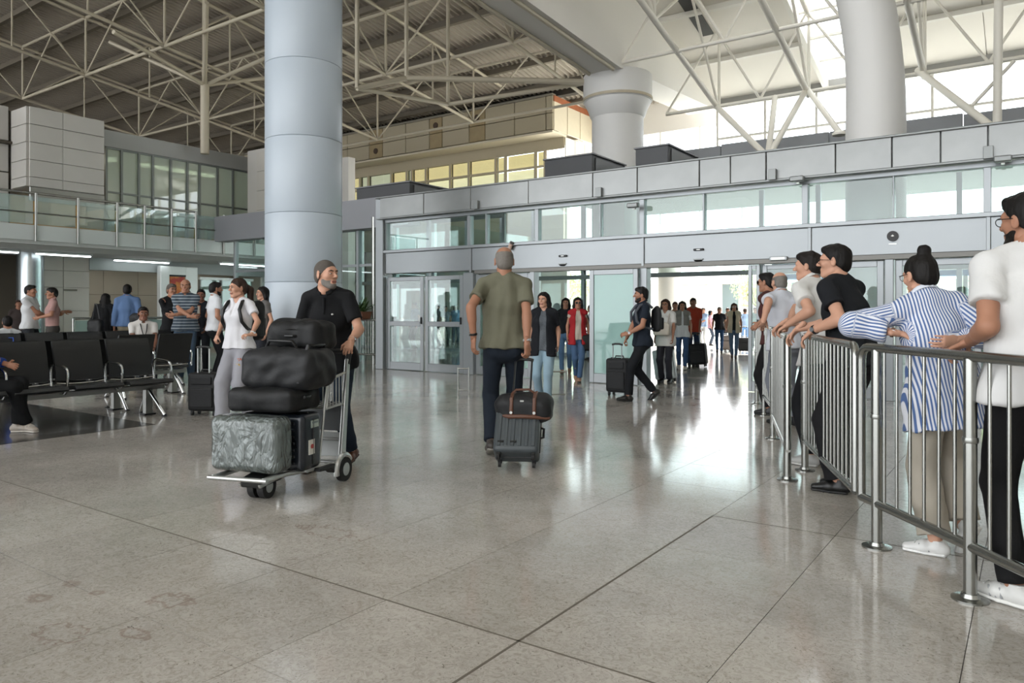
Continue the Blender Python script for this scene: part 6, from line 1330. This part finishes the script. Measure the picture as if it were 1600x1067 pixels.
l8 = sat('man in white polo with lanyard sitting on the middle seat row', -12.02, 6.55, -112, 1.70, 1, skin='brown', top=dict(m='#c0bdb9', hem=.10, collar=True), bottom=dict(m='#23262c'), hair='short', hcol='black', face=True, la=dict(l=(-.12, .34, .66)), ra=dict(l=(.12, .34, .66)))
ly = thing('lanyard', 'dark lanyard around the neck of the seated man in white', 'lanyard', tuple(l8['o'])); g = lambda q: l8['w'](q)-l8['o']
NC = l8['N']; CC = l8['C']; MB().tube([g(NC+A3(-.06, .03, .02)), g(CC+A3(-.035, .145, .08)), g(CC+A3(0, .15, -.06)), g(CC+A3(.035, .145, .08)), g(NC+A3(.06, .03, .02))], .008, 6).build('ribbon', BLACK, ly); q_ = g(CC+A3(0, .155, -.11)); MB().box(q_, (.02, .07, .09)).build('badge', M('badge_card', '#50555c', .5), ly)
sat('child in white shirt sitting on the rear seat row with back turned', -12.85, 4.88, 78, 1.42, 1, top=dict(m='#b9bdbf', hem=.1), bottom=dict(m='#2b2e34'), hair='short', hcol='black')
sat('dark haired woman in black sitting on the rear row at the left edge', -12.80, 4.42, 100, 1.62, 1, female=True, top=dict(m='#1a1718', hem=.1), bottom=dict(m='#1b1c20'), hair='long', hcol='brown', ra=dict(l=(.3, .2, .75)))
# seated traveller at the left edge with one leg stretched into the picture
sx_, su_ = -8.80, 2.98; fo = G(54, 674); loc_ = rotz(math.radians(47))@(fo-A3(sx_, su_, 0))
person('person in blue top and black trousers seated at the left edge', dict(x=sx_, y=su_, th=math.radians(-47), h=1.76), 0, seat=.445, top=dict(m='#22408c', hem=.1, sl=1.8), bottom=dict(m='#0f1012', fit='regular'), hair='short', hcol='black', shoes='#a39a90', sole='#c4beb6', extra='sneaker',
       feet=((-.16, .40, 0, 0, 0), (loc_[0], loc_[1]-.08, -40, 0, 0)), kneel=((-.1, 1, 1), (.05, 1, .9)), la=dict(l=(-.16, .30, .70)), ra=dict(l=(.02, .20, .74), pole=(1, -.5, 0)))
# ------------------------------------------------------------------ beyond the doors
def tree(label, x, y, h_, seed):
    r = np.random.RandomState(seed); t = thing('tree', label, 'tree', (x, y, 0)); BK = M('bark', '#6b5a48', .9, var=.2)
    MB().tube([(0, 0, 0), (.05, .02, h_*.25), (-.03, .05, h_*.5)], [.14, .11, .07], 10).build('trunk', BK, t, smooth=True)
    for k in range(5):
        a = r.rand()*6.28; MB().tube([(-.0, .03, h_*.42), (math.cos(a)*h_*.14, math.sin(a)*h_*.14, h_*.6), (math.cos(a)*h_*.22, math.sin(a)*h_*.22, h_*.75)], [.05, .035, .02], 6).build('branch', BK, t)
    n = 2600; c_ = r.normal(size=(n, 3)); c_ /= np.linalg.norm(c_, axis=1)[:, None]; bl_ = r.randint(0, 9, n); bc = r.normal(size=(9, 3))*A3(.24, .24, .15)*h_*.8
    P = bc[bl_]+c_*(r.rand(n)**.4)[:, None]*h_*.22+A3(0, 0, h_*.72); a = r.normal(size=(n, 3)); b = r.normal(size=(n, 3)); s_ = h_*.024
    a = a/np.linalg.norm(a, axis=1)[:, None]*s_; b = b/np.linalg.norm(b, axis=1)[:, None]*s_*.6
    Vv = np.stack([P-a, P-b, P+a, P+b], 1).reshape(-1, 3); o = qmesh('foliage', Vv, np.arange(4*n).reshape(n, 4), M('tree_leaf', '#b7c98c', .7, var=.3, vs=.6), t); o['kind'] = 'stuff'  # leaf green paled to stand in for overexposed daylight
for px, y, h_, lb in [(690, 36, 3.8, 'leafy green tree outside behind the left glass doors'), (884, 40, 3.6, 'leafy green tree outside in the left open doorway'), (640, 40, 3.4, 'leafy tree outside at the left of the first glass leaf'), (1186, 36, 2.9, 'leafy tree outside behind the narrow glass leaf'), (1368, 34, 3.4, 'leafy tree outside behind the right glass doors'), (1560, 36, 5.0, 'leafy tree outside at the far right doors')]:
    p = U(px, 480, y); tree(lb, p[0], p[1], h_, int(px))
ob = thing('building', 'white building with round columns across the forecourt', 'building', (-24, 62, 0)); WB = M('white_outdoor_plaster', '#dedcd4', .8, var=.03, vs=.3); oo = (-24, 62, 0)
boxo('wall', (-60, 62, 0), (20, 64, 3.6), WB, ob, 0, oo)
for k in range(7): 
    o = MB().lathe([(.6, 0), (.6, 3.4)], 24).build('column', WB, ob, smooth=True); o.location = (-14+k*5.5, -2.0, 0)
boxo('roof', (-61, 59, 3.4), (21, 65, 3.8), WB, ob, 0, oo)
for k in range(9): boxo('door', (-40+k*6.0, 61.9, .5), (-38.2+k*6.0, 62, 3.4), M('grey_door', '#8fa0a6', .6), ob, .02, oo)
# forecourt column and kiosk
p = U(1046, 470, 26); o = MB().lathe([(.42, 0), (.42, 4.0)], 32).build('column_forecourt', M('forecourt_column', '#cfcdc6', .7), None, smooth=True); o.location = (p[0], 26, 0); struct(o)
p = U(1340, 480, 21.0); kk = thing('kiosk', 'kiosk with blue fascia and brown panel outside the right doors', 'kiosk', (p[0], 21, 0))
boxo('blue_fascia', (-2.2, 0, 2.1), (3.8, .5, 2.75), M('blue_sheet', '#2f7fc0', .5), kk, .02); boxo('brown_panel', (-.35, .1, .1), (.55, .3, 2.0), M('brown_board', '#a5714f', .6, var=.15), kk, .01)
for x in (-2.1, -.6, .9, 2.4, 3.7): boxo('post', (x-.05, 0, 0), (x+.05, .12, 2.1), WHITE_P, kk, .01)
boxo('counter_panel', (1.0, .1, 0), (3.6, .3, 1.0), M('pale_panel', '#aebfc4', .6), kk, .01)

# ------------------------------------------------------------------ groups of alike things
GRP = {'barrier': 'steel crowd barriers', 'seat': 'rows of black beam seats', 'suitcase': 'travellers suitcases', 'sensor': 'sensors on the door header', 'floodlight': 'floodlights', 'equipment box': 'plant boxes on the vestibule roof',
       'strut': 'white roof struts', 'tree': 'trees outside the doors', 'backpack': 'backpacks'}
for o in list(COL.objects):
    c_ = o.get('category')
    if not c_ or o.get('group'): continue
    if c_ in GRP: o['group'] = GRP[c_]
    elif o.name.startswith('ceiling_light'): o['group'] = 'tube lights under the balcony'
    elif o.name.startswith('floodlight'): o['group'] = 'floodlights on the fascia'
    elif c_ == 'person':
        d_ = dep(np.array(o.location)); px_ = 800+CF*float(CR[0]*o.location[0]+CR[1]*o.location[1])/d_
        o['group'] = 'people leaning on the barrier' if px_ > 1195 else 'people waiting near the seats' if px_ < 460 and d_ > 6.5 else 'travellers walking through the doors' if o.location[1] < 17.5 else 'people outside the doors'
